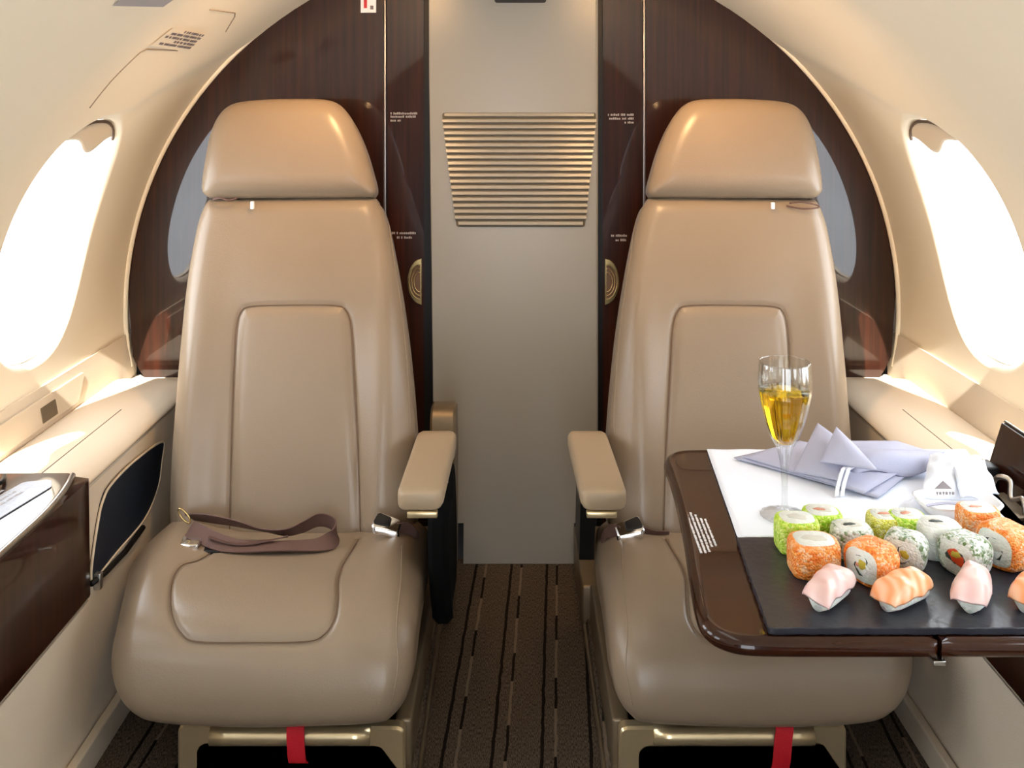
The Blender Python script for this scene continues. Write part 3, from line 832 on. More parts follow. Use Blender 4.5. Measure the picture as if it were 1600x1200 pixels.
# ------------------------------------------------------------- seats
BK = Path([(1.615,.215),(1.63,.27),(1.655,.36),(1.69,.48),(1.73,.60),(1.765,.70),(1.79,.785)], 1)
HD = Path([(1.775,.785),(1.785,.85),(1.80,.92),(1.82,.975)], 1)
PN = Path([(1.66,.212),(1.56,.216),(1.47,.222),(1.405,.224),(1.355,.216),(1.326,.199),(1.312,.168),(1.314,.122)], -1)
def chain(path, px, n=4, closed=False, h=.03):
    return catmull([path.px(x, y, h) for x, y in px], n, closed)
def seat(mir, label):
    sgn = mir
    root = thing('aircraft_seat', (-mir*.355 if mir > 0 else .355, 1.5, .03), label, 'seat')
    # backrest
    cor = [(318,330),(326,316),(340,312),(460,310),(575,309),(590,316),(600,332),(610,370),(620,420),(630,480),(638,540),(644,600),(648,650),(651,700),(652,760),(650,815),(640,845),(600,852),(460,855),(320,852),(282,846),(268,815),(268,760),(271,700),(277,620),(284,540),(292,460),(301,400),(310,355)]
    O = catmull([BK.px(*p) for p in cor], 5, True)
    ins = [(358,835),(362,700),(367,560),(370,515),(376,490),(392,479),(460,477),(525,478),(541,486),(549,510),(553,570),(560,700),(564,835)]
    I = chain(BK, ins, 5)
    def bol(Q, d):
        hw = .135
        ac = -.385; u = np.abs(Q[:,0]-ac-.0)
        low = 1/(1+np.exp((Q[:,1]-.42)/.05))
        return .014*np.exp(-((u-.165)/.035)**2)*low*(1-np.exp(-(d/.02)**2))-.006*low*np.exp(-(u/.11)**2)
    b, sf = cushion('backrest', BK, O, .034, .034, .075, M['leather'], root, mir, [(I, False)], (np.vstack([I, [[I[-1][0], -.02], [I[0][0], -.02]]]), .004), bol, crown=.008)
    tube('piping', sf(resample(I, 140, False), -.0022), .0009, M['piping'], b, n=6)
    # side welt near the aisle edge
    wl = chain(BK, [(604,345),(618,430),(630,520),(637,600),(641,680)], 5)
    tube('side_welt', sf(wl, .0), .0009, M['leather'], b, n=6)
    # headrest
    hc = [(318,300),(317,285),(322,250),(329,215),(340,188),(356,170),(380,161),(430,157),(500,157),(528,163),(546,180),(560,205),(573,238),(582,270),(588,295),(585,307),(570,309),(460,310),(345,310),(326,308)]
    OH = catmull([HD.px(*p) for p in hc], 5, True)
    h, hs = cushion('headrest', HD, OH, .042, .038, .06, M['leather'], root, mir, [], None, None, rings=50, n=280, crown=.008)
    # black block stands in for the dark gap between headrest and backrest
    box('headrest_gap', -mir*.52, -mir*.40, 1.785, 1.81, .74, .84, M['blackplastic'], root, .004)
    # seat pan
    L = PN.L
    pc = [(-.592,.03),(-.560,.003),(-.40,-.005),(-.17,-.002),(-.145,.015),(-.139,.06),(-.137,.18),(-.135,.28),(-.135,L-.09),(-.139,L-.045),(-.158,L-.014),(-.19,L-.002),(-.34,L+.004),(-.47,L-.002),(-.516,L-.020),(-.545,L-.060),(-.558,L-.115),(-.574,L-.175),(-.592,L-.235),(-.604,.145),(-.604,.08)]
    OP = catmull(pc, 6, True)
    pin = [(350,856),(330,872),(308,886),(286,895),(272,911),(266,938),(270,968),(284,992),(310,1005),(400,1006),(478,1005),(505,997),(522,975),(527,945),(528,912),(536,889),(550,866),(560,848)]
    IP = chain(PN, pin, 5, False, .03)
    def dip(Q, d):
        rear = 1/(1+np.exp((Q[:,1]-.27)/.04))
        return rear*(1-np.exp(-(d/.03)**2))*(.014*np.exp(-((Q[:,0]+.185)/.035)**2)+.020*np.exp(-((Q[:,0]+.545)/.05)**2)-.004*np.exp(-((Q[:,0]+.36)/.1)**2))
    p, ps = cushion('seat_cushion', PN, OP, .036, .036, .07, M['leather'], root, mir, [(IP, False)], None, dip, n=420, rings=90, crown=.006)
    tube('piping', ps(resample(IP, 140, False), -.0022), .0009, M['piping'], p, n=6)
    we = chain(PN, [(628,868),(626,920),(620,980),(622,1040),(612,1100)], 6, False, .03)
    tube('side_welt', ps(we, -.0002), .0010, M['leather'], p, n=6)
    # armrest towards the aisle
    prof = rounded([(-.034,-.012),(-.034,.012),(.034,.012),(.034,-.012)], .009, 5)
    ys = np.r_[1.390, 1.392, 1.398, 1.41, np.linspace(1.43, 1.62, 10), 1.635, 1.645, 1.65]
    V = []; n = len(prof)
    for y in ys:
        cx = -.128-.006*(1.65-y)/.25; k = 1.0
        if y < 1.41: k = .72+.28*math.sqrt(max(0, 1-((1.41-y)/.02)**2))
        if y > 1.63: k = .72+.28*math.sqrt(max(0, 1-((y-1.63)/.02)**2))
        cz = .386-.0*(1.65-y)
        for a, c in prof: V.append((mir*(cx+a*k), y, cz+c*1.25*k-(1-k)*.004))
    Fc = [(i*n+k, i*n+(k+1)%n, (i+1)*n+(k+1)%n, (i+1)*n+k) for i in range(len(ys)-1) for k in range(n)]+[tuple(range(n)), tuple((len(ys)-1)*n+k for k in range(n))]
    ar = link('armrest', V, Fc, M['leather_arm_d'], root)
    sx = lambda a, b_: (min(mir*a, mir*b_), max(mir*a, mir*b_))
    x0, x1 = sx(-.152, -.108); box('end_clip', x0, x1, 1.388, 1.40, .362, .371, M['champagne'], ar, .002)
    # support arm below the armrest, sloping down and back
    V = [(mir*x, y, z) for x in (-.137,-.112) for y, z in ((1.55,.373),(1.66,.373),(1.70,.20),(1.60,.20))]
    Fc = [(0,1,2,3),(4,5,6,7),(0,1,5,4),(1,2,6,5),(2,3,7,6),(3,0,4,7)]
    sharp(link('armrest_bracket', V, Fc, M['blackplastic'], root))
    # side shell behind/below backrest
    if mir > 0: sh = prism('side_shell', rounded([(1.73,.04),(1.84,.04),(1.86,.30),(1.83,.395),(1.76,.40),(1.73,.30)], .03), lambda a, b_, t: (mir*t, a, b_), -.150, -.104, M['rail'], root, .004)
    # base frame
    y0, y1 = 1.325, 1.345
    fr = rounded([(-.462,.03),(-.462,.105),(-.148,.101),(-.148,.03),(-.178,.03),(-.178,.073),(-.432,.077),(-.432,.03)], [.001,.012,.012,.001,.001,.012,.012,.001], 5)
    f_ = prism('base_frame', fr, lambda a, b_, t: (mir*a, t, b_), y0, y1, M['champagne'], root, .003)
    tube('front_bar', [(mir*x, 1.323, .092) for x in np.linspace(-.415, -.195, 10)], .0125, M['champagne'], f_, n=14)
    for x in (-.152, -.436):
        x0, x1 = sx(x-.012, x+.012)
        box('side_rail', x0, x1, 1.345, 1.72, .03, .1, M['rail'], root, .004)
    x0, x1 = sx(-.44, -.16); box('under_pan', x0, x1, 1.40, 1.70, .085, .15, M['blackplastic'], root, .004)
    return root, sf, ps
M['leather_arm_d'] = mat('armrest_leather', srgb(160,140,115), .45, bump=.1, bscale=420)
SL, sfL, psL = seat(1, 'beige leather aircraft seat on the left with a looped brown belt')
SR, sfR, psR = seat(-1, 'beige leather aircraft seat on the right, behind the dining table')

# pull straps under the pans
for root, xp, dx in ((SL, 458, 5), (SR, 1228, -6)):
    X = (xp-800)/F*1.30; P = [(X, 1.325, .115),(X+.001, 1.310, .112),(X+.002*np.sign(dx), 1.306, .095),(X+.004*np.sign(dx), 1.306, .07),(X+.006*np.sign(dx), 1.312, .062 if dx > 0 else .048)]
    ribbon('pull_strap', catmull(P, 6), (.024,0,0), .0022, M['red'], root)

# headrest tags
tube('tag_cord', catmull([(-.545,1.752,.784),(-.53,1.742,.788),(-.515,1.742,.784),(-.50,1.745,.787)], 6), .002, M['strap'], SL)
box('tag', -.474, -.468, 1.738, 1.745, .768, .782, M['paper'], SL, .001)
tube('tag_cord', catmull([(.50,1.75,.773),(.53,1.742,.768),(.56,1.745,.772),(.53,1.744,.780),(.505,1.748,.778)], 6), .0015, M['strap'], SR)
box('tag', .470, .476, 1.738, 1.745, .768, .780, M['paper'], SR, .001)

# seat belts
def P3(x, y, Y): return np.array(((x-800)/F*Y, Y, EYE-(y-HZ)/F*Y))
# left seat: looped strap on the cushion
def strap(name, pts, w, root, n=8, th=.0018):
    """pts: (px, py, Y, roll) ; roll 0 = strap lies flat, pi/2 = stands on its edge"""
    Q = catmull([tuple(P3(a, b, c))+(r,) for a, b, c, r in pts], n); Pp = Q[:,:3]; T = np.gradient(Pp, axis=0); T /= np.linalg.norm(T, axis=1)[:,None]
    side = np.cross(T, [0,0,1]); side /= np.linalg.norm(side, axis=1)[:,None]+1e-9
    if side[0][1] > 0: side = -side
    for i in range(1, len(side)):
        if side[i]@side[i-1] < 0: side[i] *= -1
    up = np.cross(side, T); up *= np.sign(up[:, 2:3]+1e-9)
    W = (side*np.cos(Q[:,3:4])+up*np.sin(Q[:,3:4]))*w
    return ribbon(name, Pp, W, th, M['strap'], root)
belt = strap('seat_belt', [(296,808,1.575,.7),(325,810,1.56,.9),(370,818,1.55,.8),(410,828,1.545,.6),(445,832,1.54,.8),(472,824,1.55,1.1),(496,813,1.56,1.2),(514,815,1.555,1.3),(525,826,1.54,1.5),(520,842,1.525,1.1),(496,851,1.51,.35),(440,853,1.505,.12),(390,855,1.505,.15),(350,850,1.51,.5),(320,838,1.525,.7),(296,826,1.54,.8)], .026, SL)
strap('belt_tail', [(330,838,1.525,.3),(370,848,1.515,.2),(410,846,1.52,.3),(450,838,1.53,.5)], .024, belt)
box('buckle_tongue', *sorted((P3(284,0,1.54)[0], P3(322,0,1.54)[0])), 1.50, 1.53, .262, .272, M['chrome'], belt, .003)
box('adjuster', *sorted((P3(325,0,1.53)[0], P3(352,0,1.53)[0])), 1.50, 1.525, .254, .262, M['blackplastic'], belt, .002)
def torus_loop(name, c, rx, rz, ang, r, m, root):
    Q = []
    for k in range(28):
        a = 2*math.pi*k/28; u, w = rx*math.cos(a), rz*math.sin(a)
        Q.append((c[0]+u*math.cos(ang)-w*math.sin(ang), c[1], c[2]+u*math.sin(ang)+w*math.cos(ang)))
    return tube(name, Q, r, m, root, n=8, closed=True)
torus_loop('belt_ring', P3(288,806,1.545), .014, .005, -.9, .0016, M['brass'], SL)
def buckle(px, py, Y, s, root, name='buckle'):
    c = P3(px, py, Y)
    # lift-lever buckle: body block with dark opening and a bright curved lever
    b = prism(name, rounded([(-.024,-.016),(.020,-.013),(.024,.012),(-.016,.018)], .006), lambda a, q, t: (c[0]+s*a, c[1]+q*.75, c[2]+t-a*.25+q*.5), -.006, .006, M['chrome'], root, .002)
    prism('lever', rounded([(-.022,-.010),(.006,-.009),(.008,.010),(-.014,.014)], .005), lambda a, q, t: (c[0]+s*a, c[1]+q*.7, c[2]+t-a*.25+q*.5), .0055, .0085, M['blackplastic'], b, .001)
    return b
b1 = buckle(604, 822, 1.545, 1, SL)
ribbon('belt_stub', catmull([P3(620,828,1.55), P3(638,826,1.56), P3(652,838,1.57), P3(656,852,1.60)], 6), (0,-.008,.024), .0018, M['strap'], SL)
b2 = buckle(984, 828, 1.545, -1, SR)
ribbon('belt_stub', catmull([P3(968,832,1.55), P3(952,830,1.56), P3(942,840,1.57), P3(938,852,1.60)], 6), (0,-.008,.024), .0018, M['strap'], SR)
ribbon('belt_end', catmull([P3(1000,828,1.56), P3(1020,836,1.57), P3(1045,838,1.58)], 6), (0,-.008,.02), .0018, M['strap'], SR)

# black pouch hanging by the left seat, and slim steel lever
poly = [(1.47,.33),(1.55,.345),(1.66,.345),(1.69,.25),(1.69,.13),(1.63,.10),(1.56,.115),(1.50,.165),(1.47,.25)]
prism('storage_pouch', catmull(poly, 5, True), lambda a, b, t: (t+.004*math.sin(a*30), a, b), -.130, -.098, M['black'], SL, .008)['label'] = 'black fabric pouch below the armrest'
tube('release_lever', catmull([P3(709,684,1.66), P3(711,705,1.64), P3(703,725,1.60), P3(698,745,1.57), P3(700,765,1.55)], 6), .0022, M['steel'], SL)

# ------------------------------------------------------------- table
TZ = .459
tab = thing('folding_table', (.42, 1.15, TZ-.02), 'glossy dark brown dining table folded out on the right', 'table')
def tpx(x, y, z=TZ):
    Y = F*(EYE-z)/(y-HZ); return ((x-800)/F*Y, Y)
XS = tpx(1472, 1006)[0]
A = [tpx(1036, 752), tpx(1048, 713), tpx(1105, 708)]
left = catmull([(.40,1.402),(.30,1.402),(.25,1.400),(.226,1.385),(.2145,1.355),(.2125,1.30),(.2085,1.22),(.200,1.12),(.190,1.03),(.184,.965),(.186,.935),(.200,.915),(.228,.905),(.30,.9035)], 6)
polyA = np.vstack([left, [(XS-.0012, .9035), (XS-.0012, 1.402)]])
polyB = rounded([(XS+.0012,.9035),(.598,.9035),(.600,1.19),(.636,1.28),(.655,1.402),(XS+.0012,1.402)], .001)
def slab(name, poly):
    N = len(poly); poly = resample(poly, 200) if name == 'tabletop' else resample(poly, 160)
    nxt = np.roll(poly,-1,0); prv = np.roll(poly,1,0); tg = nxt-prv; tg /= np.linalg.norm(tg,axis=1)[:,None]
    nin = np.stack([-tg[:,1], tg[:,0]], 1); area = .5*np.sum(poly[:,0]*nxt[:,1]-nxt[:,0]*poly[:,1])
    if area < 0: nin = -nin
    V = []; Fc = []; lv = []
    # profile: top flat, raised bead, rounded nose, underside
    for k in range(9):
        a = k/8*math.pi; lv.append((.009-.009*math.sin(a), TZ-.009-.0+.009*math.cos(a)))
    lv = [(.016, TZ-.0015), (.012, TZ-.0015)]+lv+[(.015, TZ-.020)]
    for ins, z in lv:
        for p, q in zip(poly, nin):
            w = p+q*ins
            # the straight centre joint keeps a plain edge
            if abs(p[0]-XS) < .003: w = p+q*min(ins, .0008)
            V.append((w[0], w[1], z))
    n = len(poly)
    for i in range(len(lv)-1):
        for k in range(n): Fc.append((i*n+k, i*n+(k+1)%n, (i+1)*n+(k+1)%n, (i+1)*n+k))
    Fc += [tuple(range(n)), tuple((len(lv)-1)*n+k for k in range(n))]
    return sharp(link(name, V, Fc, M['tablewood'], tab), 35)
slab('tabletop', polyA); slab('hinged_leaf', polyB)
box('hinge', XS-.006, XS+.006, .905, .93, TZ-.024, TZ-.019, M['steel'], tab, .001)
box('support_arm', .40, .64, 1.10, 1.18, TZ-.036, TZ-.0205, M['rail'], tab, .004)
# printed notice on the table (lines run front to back)
u = np.array([.0, -1, 0]); o0 = tpx(1070, 797)
org = (o0[0], o0[1], TZ-.0015)
dirv = np.array([tpx(1094,862)[0]-tpx(1070,797)[0], tpx(1094,862)[1]-tpx(1070,797)[1], 0]); LN = np.linalg.norm(dirv); dirv /= LN
perp = np.array([-dirv[1], dirv[0], 0])
if perp[0] < 0: perp = -perp
rows = [(0, LN, .0, .0026), (.004, LN*1.0, .0050, .0026), (.010, LN*.98, .0100, .0026), (.02, LN*.86, .0150, .0026), (.022, LN*.84, .0200, .0024)]
nt_ = marks('printed_notice', rows, org, dirv, perp, (0,0,1), M['paper'], tab, 21, .0006)
nt_['label'] = 'five lines of small white lettering'

# white cloth
def sheet(name, poly, zf, th, m, root=None, n=160, rings=24):
    O = resample(np.asarray(poly), n); c = O.mean(0); V = []; Fc = []
    for L, s in ((th, 1), (0, 1)):
        for k in range(rings):
            for p in O:
                q = p+(c-p)*k/rings; V.append((q[0], q[1], zf(q[0], q[1])+L))
        V.append((c[0], c[1], zf(c[0], c[1])+L))
    st = rings*n+1
    for b in (0, st):
        for i in range(rings-1):
            for k in range(n): Fc.append((b+i*n+k, b+i*n+(k+1)%n, b+(i+1)*n+(k+1)%n, b+(i+1)*n+k))
        for k in range(n): Fc.append((b+(rings-1)*n+k, b+(rings-1)*n+(k+1)%n, b+rings*n))
    for k in range(n): Fc.append((k, (k+1)%n, st+(k+1)%n, st+k))
    return link(name, V, Fc, m, root)
o = sheet('table_cloth', [(.2825,1.392),(.262,1.115),(.597,1.115),(.600,1.185),(.634,1.278),(.658,1.392)], lambda x, y: TZ+.0002+.0006*math.sin(x*60+y*25)**2, .0012, M['cloth']); recenter(o)
tag(o, 'white cloth spread over the back half of the brown dining table', 'tablecloth')
CZ = TZ+.0025
# champagne glass
gx, gy = tpx(1226, 806, CZ)
t = thing('champagne_glass', (gx, gy, CZ), 'tall fluted champagne glass of golden wine on the white cloth', 'glass')
outp = [(0,.0),(.027,.0),(.0275,.0012),(.020,.003),(.009,.006),(.0042,.012),(.0034,.03),(.0045,.055),(.0085,.078),(.0125,.088),(.0175,.098),(.0235,.115),(.0285,.135),(.0315,.152),(.0320,.165),(.0310,.180),(.0300,.188)]
inp = [(.0288,.188),(.0298,.180),(.0307,.165),(.0302,.152),(.0272,.135),(.0222,.115),(.0162,.098),(.0100,.090),(.0,.087)]
lathe('bowl_and_stem', [tuple(p) for p in np.vstack([catmull(outp, 3), catmull(inp, 3)])], (gx, gy, CZ+.0004), M['glass'], t, 96, 16, .012)
wp = [(0,.0868)]+[(r-.0003+.0005, z) for r, z in inp[::-1][1:5]]+[(.0303,.1535),(.0300,.154),(0,.1538)]
wp = [(0,.0865),(.0102,.0898),(.0164,.0978),(.0224,.1148),(.0274,.1348),(.0304,.1518),(.0300,.1530),(0,.1530)]
lathe('wine', wp, (gx, gy, CZ), M['wine'], t, 96, 16, .012)

# folded napkin with ring
def quad_sheet(name, c4, bulge, th, m, root, n=14, curl=None):
    a, b, c, d = [np.array(q, float) for q in c4]; V = []
    nn = np.cross(b-a, d-a); nn /= np.linalg.norm(nn)
    for s in (0, th):
        for i in range(n+1):
            for j in range(n+1):
                u, v = i/n, j/n; q = (a*(1-u)+b*u)*(1-v)+(d*(1-u)+c*u)*v
                q = q+nn*(bulge*math.sin(math.pi*u)*math.sin(math.pi*v)+s)
                if curl: q = q+np.array(curl(u, v))
                V.append(q)
    m1 = (n+1)**2; Fc = []
    for L in (0, m1):
        for i in range(n):
            for j in range(n): Fc.append((L+i*(n+1)+j, L+i*(n+1)+j+1, L+(i+1)*(n+1)+j+1, L+(i+1)*(n+1)+j))
    for i in range(n):
        for e in (lambda k: k, lambda k: n*(n+1)+k, lambda k: k*(n+1), lambda k: k*(n+1)+n):
            Fc.append((e(i), e(i+1), m1+e(i+1), m1+e(i)))
    return link(name, V, Fc, m, root)
def TP(x, y, dz=0):
    """point above the cloth seen at photo pixel, dz above"""
    z = CZ+dz; Y = F*(EYE-z)/(y-HZ); return np.array(((x-800)/F*Y, Y, z))
nap = thing('folded_napkin', tuple(TP(1320, 760)), 'lilac-grey folded napkin in a white ring, on the white cloth behind the sushi', 'napkin')
quad_sheet('lower_fold', [TP(1147,716,.002), TP(1372,779,.002), TP(1436,728,.004), TP(1245,694,.004)], .010, .0016, M['napkin'], nap)
quad_sheet('lower_fold', [TP(1160,714,.006), TP(1350,772,.006), TP(1420,730,.010), TP(1250,690,.010)], .012, .0016, M['napkin'], nap)
quad_sheet('wing', [TP(1316,735,.012), TP(1470,712,.020), TP(1400,690,.028), TP(1316,690,.034)], .008, .0018, M['napkin'], nap)
quad_sheet('wing', [TP(1240,738,.008), TP(1312,752,.012), TP(1330,700,.040), TP(1278,662,.050)], .010, .0018, M['napkin'], nap)
quad_sheet('raised_fold', [TP(1281,722,.030), TP(1372,736,.030), TP(1340,700,.045), TP(1307,668,.062)], .010, .0018, M['napkin'], nap)
quad_sheet('raised_fold', [TP(1330,745,.010), TP(1462,735,.010), TP(1476,706,.020), TP(1320,700,.035)], .016, .0018, M['napkin'], nap, curl=lambda u, v: (0, 0, .006*math.sin(u*7)*(1-v)))
for k, dx in enumerate((-5, 4)):
    c = TP(1322+dx, 770, .0)
    Pq = [TP(1312+dx,775,.002), TP(1314+dx,760,.010), TP(1318+dx,745,.020), TP(1322+dx,734,.028), TP(1330+dx,728,.026)]
    ribbon('napkin_ring', catmull(Pq, 6), (.0048,0,0), .0022, M['white'], nap)

# white dish with wrapped pack behind the rolls
t = thing('white_dish', tuple(TP(1492, 790)), 'small white oblong dish holding a white pack, right rear of the table', 'dish')
dc = TP(1496, 800)
def obl(rx, ry, n=48): return [(dc[0]+rx*math.copysign(abs(math.cos(a))**.55, math.cos(a)), dc[1]+ry*math.copysign(abs(math.sin(a))**.55, math.sin(a))) for a in np.linspace(0, 2*math.pi, n, endpoint=False)]
V = []; prof = [(.030,.020,.0),(.042,.026,.003),(.048,.030,.012),(.050,.032,.016),(.047,.029,.016),(.041,.025,.006),(.030,.018,.003)]
for rx, ry, z in prof: V += [(a, b, CZ+z) for a, b in obl(rx, ry)]
n = 48; Fc = [(i*n+k, i*n+(k+1)%n, (i+1)*n+(k+1)%n, (i+1)*n+k) for i in range(len(prof)-1) for k in range(n)]+[tuple(range(n)), tuple((len(prof)-1)*n+k for k in range(n))]
link('dish_body', V, Fc, M['white'], t)
t = thing('wrapped_pack', tuple(TP(1490, 745)), 'crumpled white pack with a grey peaked emblem and dark letters, right rear of the table', 'pack')
quad_sheet('wrapper', [TP(1438,782,.004), TP(1545,784,.004), TP(1532,716,.030), TP(1452,712,.030)], .018, .004, M['cloth'], t, n=24, curl=lambda u, v: (0, 0, .003*math.sin(u*17+v*5)*math.sin(v*9)))
quad_sheet('wrapper_fold', [TP(1500,780,.010), TP(1560,775,.006), TP(1536,722,.026), TP(1490,726,.040)], .010, .003, M['cloth'], t, n=16, curl=lambda u, v: (0, 0, .003*math.sin(u*9+v*11)))
# emblem: grey peaked triangle, letters, long purple-grey line
def facing(name, pts, m, lift):
    V = []
    for y, dz in ((0, lift), (.0012, lift-.0006)):
        for x, yy in pts:
            q = TP(x, yy, dz+.0); V.append((q[0], q[1]+y, q[2]))
    n = len(pts); return link(name, V, [tuple(range(n)), tuple(n+k for k in range(n))]+[(k,(k+1)%n,n+(k+1)%n,n+k) for k in range(n)], m, t, smooth=False)
facing('emblem', [(1461,764),(1474,752),(1488,764)], M['printdark'], .030)
V = []
for k in range(6):
    facing('letter', [(1463+k*5,769),(1466.2+k*5,769),(1464.6+k*5,774)] if k % 2 == 0 else [(1463+k*5,769),(1466+k*5,769),(1466+k*5,773),(1463+k*5,773)], M['printdark'], .028)
ribbon('edge_line', catmull([TP(1448,790,.019), TP(1480,786,.020), TP(1524,790,.019)], 6), (0,.004,.001), .0012, M['napkin'], t)

# slate board
SZ = TZ-.0015+.0075
P = [(.259,1.106),(.2448,.917),(.597,.917),(.597,1.106)]
Pn = resample(np.array(P), 240); rn = random.Random(9)
Pn = np.array([p+np.array((rn.uniform(-.0006,.0006), rn.uniform(-.0006,.0006))) for p in Pn])
o = prism('slate_board', Pn, lambda a, b, tt: (a, b, tt), TZ-.0012, SZ, M['slate'], None, .0008); recenter(o)
tag(o, 'dark grey slate serving board under the sushi on the table', 'serving board')
# small white crumbs of sauce on slate
# ------------------------------------------------------------- sushi
def SP(x, y, z=SZ):
    Y = F*(EYE-z)/(y-HZ); return np.array(((x-800)/F*Y, Y, z))
def roll(cx, cyb, r, h, outer, label, axis='up', yaw=0, fill=('salmon','avocado'), core='nori', grp='sushi rolls on the slate board', flat=.86):
    """one cut roll: cx,cyb = pixel of its base centre"""
    c = SP(cx, cyb); t = thing('sushi_roll', tuple(c), label, 'sushi roll', grp)
    def Mp(x, y, z):   # local (roll axis = z) -> world
        if axis == 'up': X, Y, Z = x, y, z
        else:  # lying: axis horizontal, pointing at camera with yaw
            X, Y, Z = x, -z, y
            Z = Z+r*flat; Y = Y+h/2
            cs, sn = math.cos(yaw), math.sin(yaw); X, Y = X*cs-Y*sn, X*sn+Y*cs
        return (c[0]+X, c[1]+Y, c[2]+Z)
    N = 40; rs = random.Random(int(cx))
    def shp(a):
        e = 1/(abs(math.cos(a))**3.2+abs(math.sin(a))**3.2)**(1/3.2)   # rounded square
        return e*(1+.02*math.sin(3*a+cx)+.012*math.sin(7*a))
    prof = [(.0,0),(.80,0),(.93,.04),(.985,.14),(1,.35),(1,.65),(.985,.86),(.93,.96),(.84,.995)]
    V = []; Fc = []
    for q, z in prof:
        for k in range(N):
            a = 2*math.pi*k/N; rr = r*q*shp(a); V.append(Mp(rr*math.cos(a), rr*math.sin(a)*flat, h*z))
    for i in range(len(prof)-1):
        for k in range(N): Fc.append((i*N+k, i*N+(k+1)%N, (i+1)*N+(k+1)%N, (i+1)*N+k))
    L = (len(prof)-1)*N; Fc.append(tuple(L+k for k in range(N)))
    link('coating', V, Fc, M[outer], t)
    def disc(name, q0, z0, z1, m, dx=0, dy=0, sq=1, N2=28):
        V = []; 
        for q, z in ((q0, z0), (q0, z1-.03), (q0*.94, z1)):
            for k in range(N2):
                a = 2*math.pi*k/N2; rr = r*q*(shp(a) if q0 > .5 else 1); V.append(Mp(r*dx+rr*math.cos(a), (r*dy+rr*math.sin(a)*sq)*flat, h*z))
        Fc = [(i*N2+k, i*N2+(k+1)%N2, (i+1)*N2+(k+1)%N2, (i+1)*N2+k) for i in range(2) for k in range(N2)]+[tuple(range(N2)), tuple(2*N2+k for k in range(N2))]
        return link(name, V, Fc, M[m], t)
    disc('rice', .80, .9, 1.012, 'rice')
    def blob(name, dx, dy, q, m, zt, st=1.0):
        N2 = 18; ph = rs.uniform(0, 6); V = []
        for qq, z in ((q, .95), (q, zt-.012), (q*.85, zt)):
            for k in range(N2):
                a = 2*math.pi*k/N2; w = 1+.22*math.sin(2*a+ph)+.12*math.sin(5*a+ph*2); V.append(Mp(r*(dx+qq*w*math.cos(a)*st), r*(dy+qq*w*math.sin(a))*flat, h*z))
        Fc = [(i*N2+k, i*N2+(k+1)%N2, (i+1)*N2+(k+1)%N2, (i+1)*N2+k) for i in range(2) for k in range(N2)]+[tuple(range(N2)), tuple(2*N2+k for k in range(N2))]
        return link(name, V, Fc, M[m], t)
    big = fill[0] == 'salmon'
    if axis != 'up':
        blob('seaweed', 0, 0, .44, 'nori', 1.018); blob('rice_core', .03, .02, .38, 'salmon' if big else 'rice', 1.03)
        if big: blob('filling', .02, .16, .20, 'avocado', 1.045)
        else: blob('filling', .06, .06, .20, fill[1] if fill[1] != 'nori' else 'filling_pale', 1.042, 1.2); blob('filling', -.16, -.02, .12, 'filling_pink', 1.046, .7)
    else:
        blob('filling', .04, .02, .36, 'filling_pale', 1.024, 1.2); blob('filling', -.10, .02, .20, 'nori' if core == 'nori' else 'filling_pink' if 'salmon' in fill else 'filling_pale', 1.034, 1.4)
    return t
R = roll
R(1245,858,.024,.036,'roe_green','lime green roe roll at the left rear of the slate', fill=('rice','avocado'), core='rice')
R(1284,846,.022,.036,'roe_green','lime green roe roll touching the glass-side rear, second from left', fill=('salmon','rice'), core='rice')
R(1271,894,.0265,.036,'roe_orange','upright orange roe roll at the left front, showing its pale top', fill=('rice','nori'), core='rice')
R(1330,868,.022,.034,'rice_herb','small white rice roll behind, between the two front orange rolls', fill=('rice','nori'))
R(1362,908,.0245,.034,'roe_orange','lying orange roe roll with its cut end towards the left front', 'lie', -1.0, fill=('nori','avocado'), core='rice')
R(1384,850,.021,.034,'roe_yellow','yellow roe roll at the centre rear of the slate', fill=('rice','salmon'), core='rice')
R(1418,852,.021,.036,'roe_green','pale green roe roll at the centre rear, beside the yellow one', fill=('rice','salmon'), core='rice')
R(1415,886,.022,.030,'rice_herb','white rice roll with green herbs, standing right of the lying orange roll', 'lie', -.55, fill=('rice','avocado'))
R(1466,866,.0235,.036,'rice','plain white rice roll at the rear, behind the salmon-centred roll', fill=('rice','nori'))
R(1508,894,.0235,.034,'rice_herb','white herb roll showing a red and yellow filling', 'lie', -1.0, fill=('salmon','avocado'))
R(1528,838,.023,.034,'roe_orange','small orange roe roll at the right rear of the slate', fill=('rice','salmon'), core='rice')
R(1572,884,.0265,.036,'roe_orange','lying orange roe roll with a grey cut end at the right edge', 'lie', -1.15, fill=('rice','nori'))
